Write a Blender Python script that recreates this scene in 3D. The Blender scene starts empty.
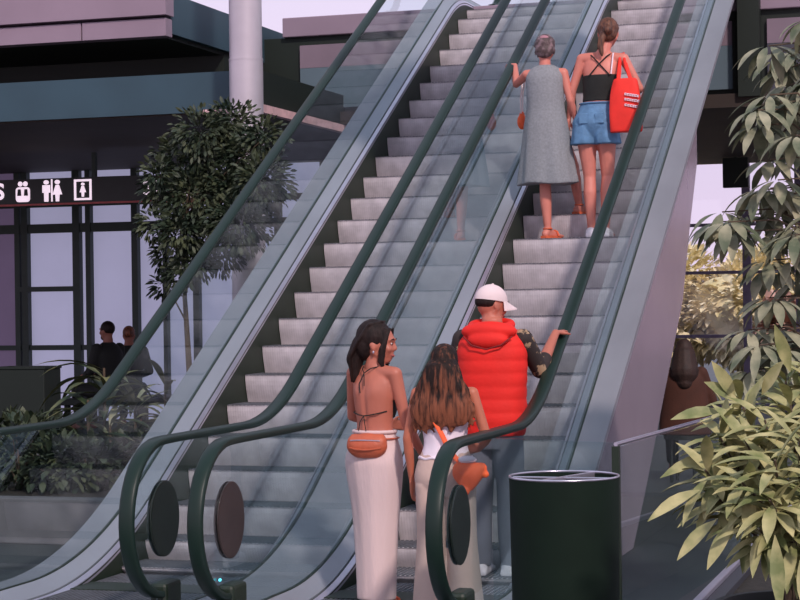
import bpy, math, random
import numpy as np
from mathutils import Vector, Matrix, Quaternion
random.seed(7)
C = bpy.context.scene.collection
PI = math.pi
T = math.tan(math.radians(30))
# ------------------------------------------------------------------ camera
F_PX, YAW, PIT, ROL = 1906.86, math.radians(17.4821), math.radians(0.0814), math.radians(-0.8129)
CAM = Vector((3.2235, -8.7532, 1.7065))
FW = Vector((-math.sin(YAW)*math.cos(PIT), math.cos(YAW)*math.cos(PIT), math.sin(PIT)))
RT0 = Vector((math.cos(YAW), math.sin(YAW), 0)); UP0 = RT0.cross(FW)
RT = RT0*math.cos(ROL) + UP0*math.sin(ROL); UP = RT.cross(FW)
def at(px, py, Y=None, Z=None, X=None):
    d = FW + RT*((px-400)/F_PX) - UP*((py-300)/F_PX)
    t = (Y-CAM.y)/d.y if Y is not None else ((Z-CAM.z)/d.z if Z is not None else (X-CAM.x)/d.x)
    return CAM + d*t
cam = bpy.data.objects.new('camera', bpy.data.cameras.new('camera')); C.objects.link(cam)
M4 = Matrix.Identity(4)
for i in range(3):
    M4[i][0] = RT[i]; M4[i][1] = UP[i]; M4[i][2] = -FW[i]; M4[i][3] = CAM[i]
cam.matrix_world = M4
cam.data.sensor_width = 36; cam.data.lens = F_PX*36/800; cam.data.clip_end = 300
bpy.context.scene.camera = cam

# ------------------------------------------------------------------ mesh helpers
V3 = Vector
class MB:
    def __init__(s): s.v = []; s.f = []
    def add(s, vs, fs):
        o = len(s.v); s.v += [tuple(v) for v in vs]; s.f += [tuple(i+o for i in f) for f in fs]; return s
    def box(s, a, b):
        x0,y0,z0 = a; x1,y1,z1 = b
        return s.add([(x0,y0,z0),(x1,y0,z0),(x1,y1,z0),(x0,y1,z0),(x0,y0,z1),(x1,y0,z1),(x1,y1,z1),(x0,y1,z1)],
            [(0,3,2,1),(4,5,6,7),(0,1,5,4),(1,2,6,5),(2,3,7,6),(3,0,4,7)])
    def rings(s, R, cap=True):
        n = len(R[0]); vs = [p for r in R for p in r]; fs = []
        for i in range(len(R)-1):
            for j in range(n):
                a = i*n+j; b = i*n+(j+1)%n
                fs.append((a, b, b+n, a+n))
        if cap:
            fs.append(tuple(range(n-1, -1, -1))); fs.append(tuple(range((len(R)-1)*n, len(R)*n)))
        return s.add(vs, fs)
    def tube(s, path, r, n=8, flat=1.0, ref=None):
        P = [Vector(p) for p in path]; R = []
        rs = r if isinstance(r, (list, tuple)) else [r]*len(P)
        prev = None
        for i, p in enumerate(P):
            t = (P[min(i+1, len(P)-1)]-P[max(i-1, 0)]).normalized()
            if prev is None:
                u = Vector(ref) if ref else (Vector((0,0,1)) if abs(t.z) < .9 else Vector((1,0,0)))
            else: u = prev
            u = (u - t*u.dot(t)).normalized(); w = t.cross(u); prev = u
            R.append([p + (u*math.cos(a)*rs[i]*flat + w*math.sin(a)*rs[i]) for a in [2*PI*k/n for k in range(n)]])
        return s.rings(R)
    def capsule(s, a, b, ra, rb, n=12):
        a = Vector(a); b = Vector(b); d = (b-a)
        if d.length < 1e-6: return s.ball(a, (ra,)*3)
        t = d.normalized(); path = []; rr = []
        for k in range(5): 
            q = PI/2*(1-k/4); path.append(a - t*ra*math.sin(q)); rr.append(max(ra*math.cos(q), .0008))
        for k in range(5):
            q = PI/2*k/4; path.append(b + t*rb*math.sin(q)); rr.append(max(rb*math.cos(q), .0008))
        return s.tube(path, rr, n)
    def chain(s, pts, rs, n=12):
        for i in range(len(pts)-1): s.capsule(pts[i], pts[i+1], rs[i], rs[i+1], n)
        return s
    def ball(s, c, r, rot=None, n=16, m=10):
        R = []
        for i in range(m+1):
            th = PI*i/m; z = -math.cos(th); q = max(math.sin(th), .003)
            ring = []
            for j in range(n):
                a = 2*PI*j/n; v = Vector((r[0]*q*math.cos(a), r[1]*q*math.sin(a), r[2]*z))
                if rot is not None: v = rot @ v
                ring.append(Vector(c)+v)
            R.append(ring)
        return s.rings(R)
    def loft(s, secs, n=28, sub=4, fn=None, power=1.0):
        # secs: (x, y, z, rx, ry); smooth interpolation
        A = np.array([q[:5] for q in secs], float); out = []
        for i in range(len(A)-1):
            p0 = A[max(i-1,0)]; p1 = A[i]; p2 = A[i+1]; p3 = A[min(i+2,len(A)-1)]
            for k in range(sub):
                t = k/sub
                out.append(.5*((2*p1)+(-p0+p2)*t+(2*p0-5*p1+4*p2-p3)*t*t+(-p0+3*p1-3*p2+p3)*t**3))
        out.append(A[-1]); R = []
        for q in out:
            ring = []
            for j in range(n):
                a = 2*PI*j/n; c, sn = math.cos(a), math.sin(a)
                k = fn(a, q[2]) if fn else 1.0
                ring.append((q[0]+max(q[3],.002)*k*math.copysign(abs(c)**power, c), q[1]+max(q[4],.002)*k*math.copysign(abs(sn)**power, sn), q[2]))
            R.append(ring)
        return s.rings(R)
    def prism(s, pts, axis, a, b):
        # pts: 2-D outline; axis 'x' -> (y,z), 'y' -> (x,z), 'z' -> (x,y)
        def P(p, t): return (t,p[0],p[1]) if axis == 'x' else ((p[0],t,p[1]) if axis == 'y' else (p[0],p[1],t))
        n = len(pts); vs = [P(p,a) for p in pts]+[P(p,b) for p in pts]
        fs = [tuple(range(n)), tuple(range(2*n-1, n-1, -1))]+[(i,i+n,(i+1)%n+n,(i+1)%n) for i in range(n)]
        return s.add(vs, fs)
    def sweep(s, prof, ys, g):
        return s.rings([[(x, y, g(y)+dz) for x, dz in prof] for y in ys])
def mesh_of(name, mb, mat, smooth=False):
    me = bpy.data.meshes.new(name); me.from_pydata([tuple(v) for v in mb.v], [], mb.f)
    me.validate(); 
    import bmesh
    bm = bmesh.new(); bm.from_mesh(me); bmesh.ops.recalc_face_normals(bm, faces=bm.faces); bm.to_mesh(me); bm.free()
    me.materials.append(mat)
    if smooth:
        bm = bmesh.new(); bm.from_mesh(me)
        for e_ in bm.edges:
            if len(e_.link_faces) == 2 and e_.calc_face_angle(0) > .95: e_.smooth = False
        bm.to_mesh(me); bm.free()
    if smooth: me.polygons.foreach_set('use_smooth', [True]*len(me.polygons))
    return me
def obj(name, mb, mat, parent=None, smooth=False, local=False, bevel=0):
    if parent is not None and not local:
        l = V3((0,0,0)); q_ = parent
        while q_ is not None: l = l+q_.location; q_ = q_.parent
        mb.v = [(x-l[0], y-l[1], z-l[2]) for x, y, z in mb.v]
    me = mesh_of(name, mb, mat, smooth)
    o = bpy.data.objects.new(name, me); C.objects.link(o)
    if parent is not None: o.parent = parent
    if bevel:
        m = o.modifiers.new('bevel', 'BEVEL'); m.width = bevel; m.segments = 2; m.limit_method = 'ANGLE'
    return o
def free(name, mb, mat, label, cat, group=None, smooth=False, bevel=0):
    # top-level single mesh with its origin at its base centre
    V = np.array(mb.v); c = Vector(((V[:,0].min()+V[:,0].max())/2, (V[:,1].min()+V[:,1].max())/2, V[:,2].min()))
    mb.v = [(x-c.x, y-c.y, z-c.z) for x, y, z in mb.v]
    o = obj(name, mb, mat, None, smooth, bevel=bevel); o.location = c
    return tag(o, label, cat, group)
def tag(o, label, cat, group=None):
    o['label'] = label; o['category'] = cat
    if group: o['group'] = group
    return o
def thing(name, label, cat, loc, rz=0, group=None):
    o = bpy.data.objects.new(name, None); C.objects.link(o); o.location = loc; o.rotation_euler = (0,0,rz)
    o.empty_display_size = .1
    return tag(o, label, cat, group)
def struct(name, mb, mat, parent=None, smooth=False, bevel=0):
    o = obj(name, mb, mat, parent, smooth, bevel=bevel)
    if parent is None: o['kind'] = 'structure'
    return o
def remesh(name, mb, mat, parent, voxel=.008, smooth=3, post=None, dec=None):
    me = mesh_of(name+'_raw', mb, mat); o = bpy.data.objects.new(name, me); C.objects.link(o)
    m = o.modifiers.new('r', 'REMESH'); m.mode = 'VOXEL'; m.voxel_size = voxel; m.use_smooth_shade = True
    m = o.modifiers.new('s', 'SMOOTH'); m.factor = .5; m.iterations = smooth
    if dec: m = o.modifiers.new('d', 'DECIMATE'); m.ratio = dec
    dg = bpy.context.evaluated_depsgraph_get(); dg.update()
    me2 = bpy.data.meshes.new_from_object(o.evaluated_get(dg)); me2.name = name
    o.modifiers.clear(); o.data = me2; bpy.data.meshes.remove(me)
    if post:
        for v in me2.vertices: v.co = post(v.co.copy())
    me2.materials.clear(); me2.materials.append(mat)
    me2.polygons.foreach_set('use_smooth', [True]*len(me2.polygons))
    o.parent = parent
    return o

# ------------------------------------------------------------------ materials
def rgb(r, g, b):
    f = lambda c: (c/255/12.92) if c/255 <= .04045 else ((c/255+.055)/1.055)**2.4
    return (f(r), f(g), f(b), 1)
def mat(name, col, rough=.6, metal=0, var=.15, scale=8, bump=0, bscale=60, stretch=(1,1,1), emit=None, spec=.5, col2=None, ramp=None, sheen=0, coat=0):
    m = bpy.data.materials.new(name); m.use_nodes = True; nt = m.node_tree; N = nt.nodes; L = nt.links
    b = N['Principled BSDF']; b.inputs['Roughness'].default_value = rough; b.inputs['Metallic'].default_value = metal
    b.inputs['Specular IOR Level'].default_value = spec
    if sheen: b.inputs['Sheen Weight'].default_value = sheen
    if coat: b.inputs['Coat Weight'].default_value = coat; b.inputs['Coat Roughness'].default_value = .15
    tc = N.new('ShaderNodeTexCoord'); mp = N.new('ShaderNodeMapping'); mp.inputs['Scale'].default_value = stretch
    L.new(tc.outputs['Object'], mp.inputs['Vector'])
    nz = N.new('ShaderNodeTexNoise'); nz.inputs['Scale'].default_value = scale; nz.inputs['Detail'].default_value = 5
    L.new(mp.outputs['Vector'], nz.inputs['Vector'])
    cr = N.new('ShaderNodeValToRGB'); c2 = col2 or tuple(min(1, c*(1+var*1.6)) for c in col[:3])+(1,)
    c1 = col if col2 else tuple(c*(1-var) for c in col[:3])+(1,)
    cr.color_ramp.elements[0].color = c1; cr.color_ramp.elements[1].color = c2
    lo, hi = ramp or (.3, .7)
    cr.color_ramp.elements[0].position = lo; cr.color_ramp.elements[1].position = hi
    L.new(nz.outputs['Fac'], cr.inputs['Fac']); L.new(cr.outputs['Color'], b.inputs['Base Color'])
    if bump:
        n2 = N.new('ShaderNodeTexNoise'); n2.inputs['Scale'].default_value = bscale; n2.inputs['Detail'].default_value = 4
        L.new(mp.outputs['Vector'], n2.inputs['Vector'])
        bp = N.new('ShaderNodeBump'); bp.inputs['Strength'].default_value = bump; bp.inputs['Distance'].default_value = .01
        L.new(n2.outputs['Fac'], bp.inputs['Height']); L.new(bp.outputs['Normal'], b.inputs['Normal'])
    if emit:
        b.inputs['Emission Strength'].default_value = emit; L.new(cr.outputs['Color'], b.inputs['Emission Color'])
    return m
def glass(name, tint, refl=.08, k=.8, rough=.02):
    m = bpy.data.materials.new(name); m.use_nodes = True; nt = m.node_tree; N = nt.nodes; L = nt.links
    N.remove(N['Principled BSDF']); out = N['Material Output']
    tr = N.new('ShaderNodeBsdfTransparent'); tr.inputs['Color'].default_value = tint
    gl = N.new('ShaderNodeBsdfGlossy'); gl.inputs['Roughness'].default_value = rough; gl.inputs['Color'].default_value = (.85,.97,1,1)
    fr = N.new('ShaderNodeFresnel'); fr.inputs['IOR'].default_value = 1.5
    ma = N.new('ShaderNodeMath'); ma.operation = 'MULTIPLY_ADD'; ma.inputs[1].default_value = k; ma.inputs[2].default_value = refl; ma.use_clamp = True
    mx = N.new('ShaderNodeMixShader'); L.new(fr.outputs['Fac'], ma.inputs[0])
    ge = N.new('ShaderNodeNewGeometry'); om = N.new('ShaderNodeMath'); om.operation = 'SUBTRACT'; om.inputs[0].default_value = 1; L.new(ge.outputs['Backfacing'], om.inputs[1])
    m2 = N.new('ShaderNodeMath'); m2.operation = 'MULTIPLY'; L.new(ma.outputs[0], m2.inputs[0]); L.new(om.outputs[0], m2.inputs[1]); L.new(m2.outputs[0], mx.inputs['Fac'])
    L.new(tr.outputs[0], mx.inputs[1]); L.new(gl.outputs[0], mx.inputs[2]); L.new(mx.outputs[0], out.inputs['Surface'])
    return m
def tiles(name, c1, c2, w, rough=.35):
    m = mat(name, c1, rough); nt = m.node_tree; N = nt.nodes; L = nt.links
    br = N.new('ShaderNodeTexBrick'); br.offset = 0; br.inputs['Color1'].default_value = c1; br.inputs['Color2'].default_value = tuple(c*1.12 for c in c1[:3])+(1,)
    br.inputs['Mortar'].default_value = c2; br.inputs['Scale'].default_value = 1; br.inputs['Brick Width'].default_value = w; br.inputs['Row Height'].default_value = w; br.inputs['Mortar Size'].default_value = .006
    tc = N.new('ShaderNodeTexCoord'); L.new(tc.outputs['Object'], br.inputs['Vector']); L.new(br.outputs['Color'], N['Principled BSDF'].inputs['Base Color'])
    return m
def riser_mat():
    m = mat('ribbed step aluminium', rgb(196,188,192), .55, .1); nt = m.node_tree; N = nt.nodes; L = nt.links
    wv = N.new('ShaderNodeTexWave'); wv.wave_type = 'BANDS'; wv.bands_direction = 'X'; wv.inputs['Scale'].default_value = 17
    tc = N.new('ShaderNodeTexCoord'); L.new(tc.outputs['Object'], wv.inputs['Vector'])
    bp = N.new('ShaderNodeBump'); bp.inputs['Strength'].default_value = .25; bp.inputs['Distance'].default_value = .004
    L.new(wv.outputs['Fac'], bp.inputs['Height']); L.new(bp.outputs['Normal'], N['Principled BSDF'].inputs['Normal'])
    return m
def ombre(name, z0, z1, c0, c1):
    m = mat(name, c0, .6, 0, .3, 20, .5, 60, stretch=(3,3,.4), spec=.2); nt = m.node_tree; N = nt.nodes; L = nt.links
    tc = N.new('ShaderNodeTexCoord'); sx = N.new('ShaderNodeSeparateXYZ'); L.new(tc.outputs['Object'], sx.inputs[0])
    mr = N.new('ShaderNodeMapRange'); mr.inputs['From Min'].default_value = z0; mr.inputs['From Max'].default_value = z1; L.new(sx.outputs['Z'], mr.inputs['Value'])
    mx = N.new('ShaderNodeMix'); mx.data_type = 'RGBA'; mx.blend_type = 'MIX'; mx.inputs['B'].default_value = c1
    cr = [n for n in N if n.type == 'VALTORGB'][0]; nz = [n for n in N if n.type == 'TEX_NOISE'][0]
    ad = N.new('ShaderNodeMath'); ad.operation = 'MULTIPLY_ADD'; ad.inputs[1].default_value = 3.6; ad.inputs[2].default_value = -1.95; L.new(nz.outputs['Fac'], ad.inputs[0])
    a2 = N.new('ShaderNodeMath'); a2.operation = 'ADD'; a2.use_clamp = True; L.new(ad.outputs[0], a2.inputs[0]); L.new(mr.outputs['Result'], a2.inputs[1])
    L.new(a2.outputs[0], mx.inputs['Factor']); L.new(cr.outputs['Color'], mx.inputs['A']); L.new(mx.outputs['Result'], N['Principled BSDF'].inputs['Base Color'])
    return m
DK = rgb(18,36,22)
M = dict(
 floor = tiles('dark floor tiles', rgb(54,60,60), rgb(36,42,42), .8, .5),
 deck = mat('brushed blue grey steel', rgb(152,158,168), .45, .4, .06, 3, .08, 120, (1,.1,1)),
 deck_b = mat('brushed steel outer deck', rgb(144,144,150), .5, .35, .06, 3, .08, 120, (1,.1,1)),
 trim = mat('bright steel trim', rgb(200,196,210), .3, .8, .05),
 skirt = mat('black skirt panel', rgb(27,40,27), .5, 0, .1),
 clad = mat('polished side cladding', rgb(196,180,192), .2, .45, .05, 1.2),
 under = mat('dark truss underside', rgb(48,40,42), .7),
 step = riser_mat(), 
 tread = mat('step tread grey', rgb(96,98,104), .6, .3),
 rubber = mat('black rubber handrail', rgb(24,42,36), .42, 0, .08, 5, spec=.3),
 disc = mat('black newel disc', rgb(22,32,26), .4),
 discb = mat('brown black newel disc', rgb(52,42,40), .35),
 glass = glass('teal balustrade glass', (.90,.945,.95,1), .035, .95),
 glassc = glass('clear guard glass', (.90,.95,.95,1), .03, .7),
 pane = glass('window glass', (.93,.95,.97,1), .02, .6),
 black = mat('black green paint', rgb(15,27,19), .6, 0, .1, 2),
 frame = mat('dark green window frame', rgb(34,52,44), .5, 0, .1),
 bframe = mat('blue grey window frame', rgb(120,112,136), .5),
 mauve = mat('mauve fascia panel', rgb(142,124,138), .6, 0, .05, 2),
 mauved = mat('dusty mauve bulkhead panel', rgb(126,110,122), .7, 0, .08, 2),
 teal = mat('slate blue fascia', rgb(46,72,84), .6, 0, .1, 1.5),
 tealw = mat('teal bulkhead panel', rgb(88,106,116), .6, 0, .08, 1.5),
 slate = mat('dark slate bulkhead panel', rgb(66,66,76), .7),
 brown = mat('dark brown soffit', rgb(50,40,34), .7, 0, .15, 2),
 pink = mat('pale pink lit edge', rgb(214,176,178), .6),  # pink of the lit slab edge, put into the colour
 column = mat('pale grey column paint', rgb(186,178,186), .45, .2, .05, 4),
 lit = mat('lit lavender shop glass', rgb(150,148,176), .5, 0, .06, .8, emit=.72),
 litd = mat('lit dim shop glass', rgb(100,84,112), .5, 0, .1, .8, emit=.4),
 sign = mat('dark sign band', rgb(26,34,32), .45),
 white = mat('white lit lettering', rgb(245,225,240), .5, 0, .02, emit=.75),
 coral = mat('coral LED line', rgb(190,86,84), .5),
 soil = mat('dark planting soil', rgb(38,34,28), .9, 0, .3, 20, .5),
 kerb = mat('grey stone planter kerb', rgb(98,98,100), .7, 0, .1, 6),
 kerbd = mat('dark planter cladding', rgb(46,48,54), .5, 0, .1, 6),
 bin = mat('black bin steel', rgb(18,32,24), .7, .0, .1, 6, spec=.15),
 pot = mat('black pot', rgb(24,30,26), .6),
 leafy = mat('yellow green leaf', rgb(106,116,66), .6, 0, .2, 9, col2=rgb(190,182,130), ramp=(.34,.66)),
 leafg = mat('grey green leaf', rgb(84,94,70), .6, 0, .2, 7, col2=rgb(164,160,132), ramp=(.36,.68)),
 leafd = mat('dark green leaf', rgb(34,50,34), .6, 0, .3, 5, col2=rgb(84,90,62), ramp=(.4,.75)),
 leafl = mat('dark frond leaf', rgb(44,60,40), .5, 0, .3, 4, col2=rgb(132,130,84), ramp=(.42,.75)),
 bark = mat('brown bark', rgb(82,68,54), .8, 0, .2, 15),
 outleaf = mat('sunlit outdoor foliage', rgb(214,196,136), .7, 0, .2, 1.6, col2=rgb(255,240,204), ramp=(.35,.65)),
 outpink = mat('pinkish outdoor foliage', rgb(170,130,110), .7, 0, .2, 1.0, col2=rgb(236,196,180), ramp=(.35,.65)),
 skin = mat('tanned skin', rgb(182,108,88), .5, 0, .05, 12),
 skinp = mat('pink skin', rgb(206,126,110), .5, 0, .05, 12),
 skinw = mat('warm tan skin', rgb(186,108,82), .5, 0, .05, 12),
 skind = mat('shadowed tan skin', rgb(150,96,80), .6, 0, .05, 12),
 hairk = mat('dark brown hair', rgb(34,24,22), .6, 0, .4, 22, .4, 60, (3,3,.5), spec=.2),
 hairm = mat('wavy brown hair', rgb(74,44,32), .5, 0, .3, 20, .5, 60, (3,3,.4), col2=rgb(150,84,54), ramp=(.4,.66)),
 hairo = ombre('long ombre hair', 1.36, 1.12, rgb(38,26,22), rgb(132,78,56)),
 hairg = mat('grey brown hair', rgb(76,60,60), .6, 0, .2, 25, .5, 70, col2=rgb(140,118,122), ramp=(.45,.7)),
 hairb = mat('light brown hair', rgb(70,42,32), .6, 0, .2, 24, .4, 60, (3,3,.5), col2=rgb(126,80,56), ramp=(.4,.7)),
 hairr = mat('long rust brown hair', rgb(42,24,17), .7, 0, .3, 20, .4),
 skirtw = mat('white ribbed knit', rgb(216,192,190), .85, 0, .04, 6, .3, 90, (1,1,.15)),
 cami = mat('white cotton', rgb(236,222,232), .8, 0, .03, 6, .2, 50),
 beige = mat('beige twill', rgb(204,176,164), .85, 0, .04, 6, .25, 40),
 blk = mat('black fabric', rgb(26,28,26), .8, 0, .15, 10, .2),
 tan = mat('tan brown leather', rgb(186,92,62), .5, 0, .12, 12, .25, 50),
 orange = mat('orange fabric', rgb(250,100,52), .65, 0, .08, 10, .2),
 red = mat('bright red quilted nylon', rgb(228,34,24), .75, 0, .06, 8, .15, 40),
 redb = mat('red canvas', rgb(238,48,36), .7, 0, .05, 10, .2),
 cap = mat('pale beige cap', rgb(226,206,206), .8, 0, .04),
 camo = mat('patterned dark sleeve', rgb(48,38,36), .8, 0, .1, 16, col2=rgb(168,140,110), ramp=(.56,.6)),
 greyp = mat('grey trousers', rgb(112,112,124), .8, 0, .08, 8, .2),
 dress = mat('grey blue dress', rgb(134,138,142), .85, 0, .1, 60, .3, 30),
 denim = mat('blue denim', rgb(92,132,168), .8, 0, .15, 20, .3, 60),
 sandal = mat('orange brown sandal', rgb(204,96,62), .6),
 shoe = mat('white shoe', rgb(230,220,226), .6),
 rust = mat('rust brown coat', rgb(66,34,21), .85, 0, .12, 8, .2),
 eye = mat('eye white', rgb(220,205,200), .3), iris = mat('dark iris', rgb(30,20,16), .3), lip = mat('rose lip', rgb(168,84,78), .5),
 paper = mat('blue white strap', rgb(200,200,226), .6),
 lamp = mat('lit lamp tube', rgb(255,205,190), .5, emit=1.6),
 blueled = mat('cyan indicator light', rgb(90,220,240), .5, emit=1.0),
)

# ------------------------------------------------------------------ escalators
YS = 2.5224; GAP = .3751; XL = -(1.24+GAP)
Z2 = 4.86; YT = YS + (Z2-.13)/T
def ramp_fn(z0, off, L, ztop, L2):
    # flat at z0, then the incline noz+off, then flat at ztop, parabolic blends
    yb = YS + (z0-.13-off)/T; yt = YS + (ztop-.13-off)/T
    def g(y):
        if y < yb-L: return z0
        if y < yb+L: return z0 + T*(y-yb+L)**2/(4*L)
        if y < yt-L2: return .13+off+T*(y-YS)
        if y < yt+L2: return ztop - T*(yt+L2-y)**2/(4*L2)
        return ztop
    return g
g_deck = ramp_fn(.10, .27, .76, Z2+.12, .35)
g_hr = ramp_fn(1.002, 1.158, .42, Z2+1.0, .5)
g_tr = ramp_fn(.012, 0, .45, Z2, .45)
YEND = 12.6
def ysamp(a, b, n): return [a+(b-a)*i/n for i in range(n+1)]
def escalator(cx, label, outer, cladr, phase, discmats):
    R = thing('escalator', label, 'escalator', (cx, 0, 0))
    hw = .62; ys = ysamp(-.05, YEND, 150)
    for s in (-1, 1):
        X = cx+s*hw
        # glass panel with rounded newel end
        pts = [(y, g_deck(y)-.04) for y in ysamp(.35, YEND-.35, 120)]
        pts += [(YEND-.4+.36*math.sin(a), Z2+.6-.36*math.cos(a)) for a in [PI*k/14 for k in range(1, 14)]]
        pts += [(y, g_hr(y)-.02) for y in reversed(ysamp(.42, YEND-.4, 120))]
        pts += [(.4-.37*math.sin(a), .6+.37*math.cos(a)) for a in [PI*k/20 for k in range(1, 20)]]
        gb = MB().prism(pts, 'x', X-.006, X+.006)
        gl = obj('glass_balustrade', gb, M['glass'], R)
        # handrail
        path = [(X, .46, .2)]+[(X, .4-.4*math.sin(a), .6-.4*math.cos(a)) for a in [PI*k/20 for k in range(0, 21)]]
        path += [(X, y, g_hr(y)) for y in ysamp(.5, YEND-.5, 130)]
        path += [(X, YEND-.4+.4*math.sin(a), Z2+.6+.4*math.cos(a)) for a in [PI*k/16 for k in range(0, 17)]]
        ring = []
        prof = [(-.042,-.004),(-.04,.012),(-.028,.02),(.028,.02),(.04,.012),(.042,-.004),(.036,-.018),(-.036,-.018)]
        P = [Vector(p) for p in path]
        for i, p in enumerate(P):
            t = (P[min(i+1,len(P)-1)]-P[max(i-1,0)]).normalized(); nrm = Vector((1,0,0)).cross(t)
            ring.append([p+Vector((a,0,0))+nrm*b for a, b in prof])
        obj('handrail', MB().rings(ring), M['rubber'], R, True)
        # disc on the newel glass
        dm = MB(); 
        for sg in (-1, 1):
            dm.rings([[(X+sg*a, .44+.18*math.cos(q)*r, .59+.2*math.sin(q)*r) for q in [2*PI*k/40 for k in range(40)]] for a, r in ((.0065,1),(.012,1),(.014,.95))])
        obj('newel_disc', dm, discmats[0 if s < 0 else 1], R)
        # decks
        obj('inner_deck', MB().sweep([(X-s*.010,0),(X-s*.080,-.074),(X-s*.080,-.12),(X-s*.010,-.04)], ys, g_deck), M['deck'], R)
        obj('deck_joint', MB().sweep([(X-s*.078,-.082),(X-s*.092,-.097),(X-s*.092,-.13),(X-s*.078,-.12)], ys, g_deck), M['skirt'], R)
        obj('edge_trim', MB().sweep([(X-s*.090,-.082),(X-s*.112,-.104),(X-s*.114,-.134),(X-s*.090,-.134)], ys, g_deck), M['trim'], R)
        w = outer[0 if s < 0 else 1]
        obj('outer_deck', MB().sweep([(X+s*.010,0),(X+s*w,0),(X+s*w,-.05),(X+s*.010,-.05)], ys, g_deck), M['deck_b'], R)
        # glass clamp seal, dark line at the foot of the glass
        obj('glass_seal', MB().sweep([(X-.011,.004),(X+.011,.004),(X+.011,-.03),(X-.011,-.03)], ys, g_deck), M['skirt'], R)
        # newel foot
        nf = MB().box((X-.055, .18, .0), (X+.055, .62, .13)); nf.box((X-.05, .36, .12),(X+.05,.56,.26))
        obj('newel_foot', nf, M['skirt'], R, bevel=.02)
        obj('skirt_panel', MB().rings([[(X-s*.113, y, g_tr(y)-.35),(X-s*.113, y, g_deck(y)-.11),(X-s*.09, y, g_deck(y)-.11),(X-s*.09, y, g_tr(y)-.35)] for y in ysamp(1.2, YEND, 110)]), M['skirt'], R)
        sd = cladr[0 if s < 0 else 1]
        if sd:
            xo = X+s*(w-.004)
            up = [(y, g_deck(y)-.03) for y in ysamp(-.05, 7.36, 60)]
            lo = [(7.36,2.86),(6.9,2.28),(6.5,1.70),(5.385,.865),(4.75,.38),(4.2,0),(-.05,0)]
            obj('side_cladding', MB().prism(up+lo, 'x', xo-s*.02, xo), M[sd], R)
    # landing plate, combs
    obj('landing_plate', MB().box((cx-.51, -.4, 0), (cx+.51, 1.55, .012)), M['deck'], R)
    obj('comb_plate', MB().box((cx-.505, 1.55, .0), (cx+.505, 1.84, .022)), M['skirt'], R)
    obj('upper_landing_plate', MB().box((cx-.505, YT-.02+.5, Z2-.02), (cx+.505, YEND, Z2+.01)), M['deck'], R)
    # truss under the steps
    obj('truss', MB().rings([[(cx-.55, y, z0),(cx+.55, y, z0),(cx+.55, y, z1),(cx-.55, y, z1)] for y, z0, z1 in
        [(y, max(.0, T*(y-YS)-(.95 if y < 7.3 else .26)), max(.0, T*(y-YS)-.22)+.001) for y in ysamp(3.0, 10.6, 40)]]), M['under'], R)
    # steps
    k = 0; y = YS+phase-5*.352
    me_r = {}
    while y < YT+.6:
        z = g_tr(y); zn = g_tr(y+.352); rise = max(z-g_tr(y-.352), .02)
        prof = [(y+.006, z)]
        for q in range(7):
            a = q/6; prof.append((y+.012+.05*math.sin(a*PI*.5)*a, z-.008-(rise-.0)*a))
        prof += [(y+.34, z-rise-.01), (y+.350, z-.004), (y+.350, z)]
        s_ = obj('step', MB().prism(prof, 'x', cx-.502, cx+.502), M['step'], R)
        n = MB()
        for j in range(34):
            xx = cx-.498+j*.0302
            n.box((xx, y+.008, z-.001), (xx+.016, y+.346, z+.006))
        obj('tread_cleats', n, M['tread'], s_)
        s_['_'] = 0; del s_['_']
        y += .352; k += 1
    return R

# ------------------------------------------------------------------ people
V = Vector
def hand(mb, w, d, n, side, curl=.5, size=1.0, spread=.05):
    d = V(d).normalized(); n = V(n); n = (n-d*n.dot(d)).normalized(); wd = d.cross(n).normalized()*side; w = V(w)
    S = size
    for q in (-.026, -.009, .009, .026):
        mb.capsule(w+wd*q*.6*S, w+d*.082*S+wd*q*S, .015*S, .0125*S, 8)
    for q, Lf in ((-.030,.058),(-.010,.074),(.010,.080),(.030,.072)):
        p = w+d*.082*S+wd*q*S; c = .15*curl
        dd = (d+wd*q*spread*20).normalized()
        for i, fr in enumerate((.46,.30,.24)):
            v = dd*math.cos(c)+n*math.sin(c); p2 = p+v*Lf*S*fr
            mb.capsule(p, p2, (.0095-.0012*i)*S, (.0085-.0012*i)*S, 8); p = p2; c += curl*(.9+.1*i)
    p = w+d*.02*S+wd*.022*S+n*.004; v = (d*.62+wd*.7+n*.25*(.5+curl)).normalized()
    p2 = p+v*.042*S; mb.capsule(p, p2, .0135*S, .0105*S, 8)
    v2 = (d*.85+wd*.3+n*.3*(.5+curl)).normalized(); mb.capsule(p2, p2+v2*.034*S, .0105*S, .0085*S, 8)
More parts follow.
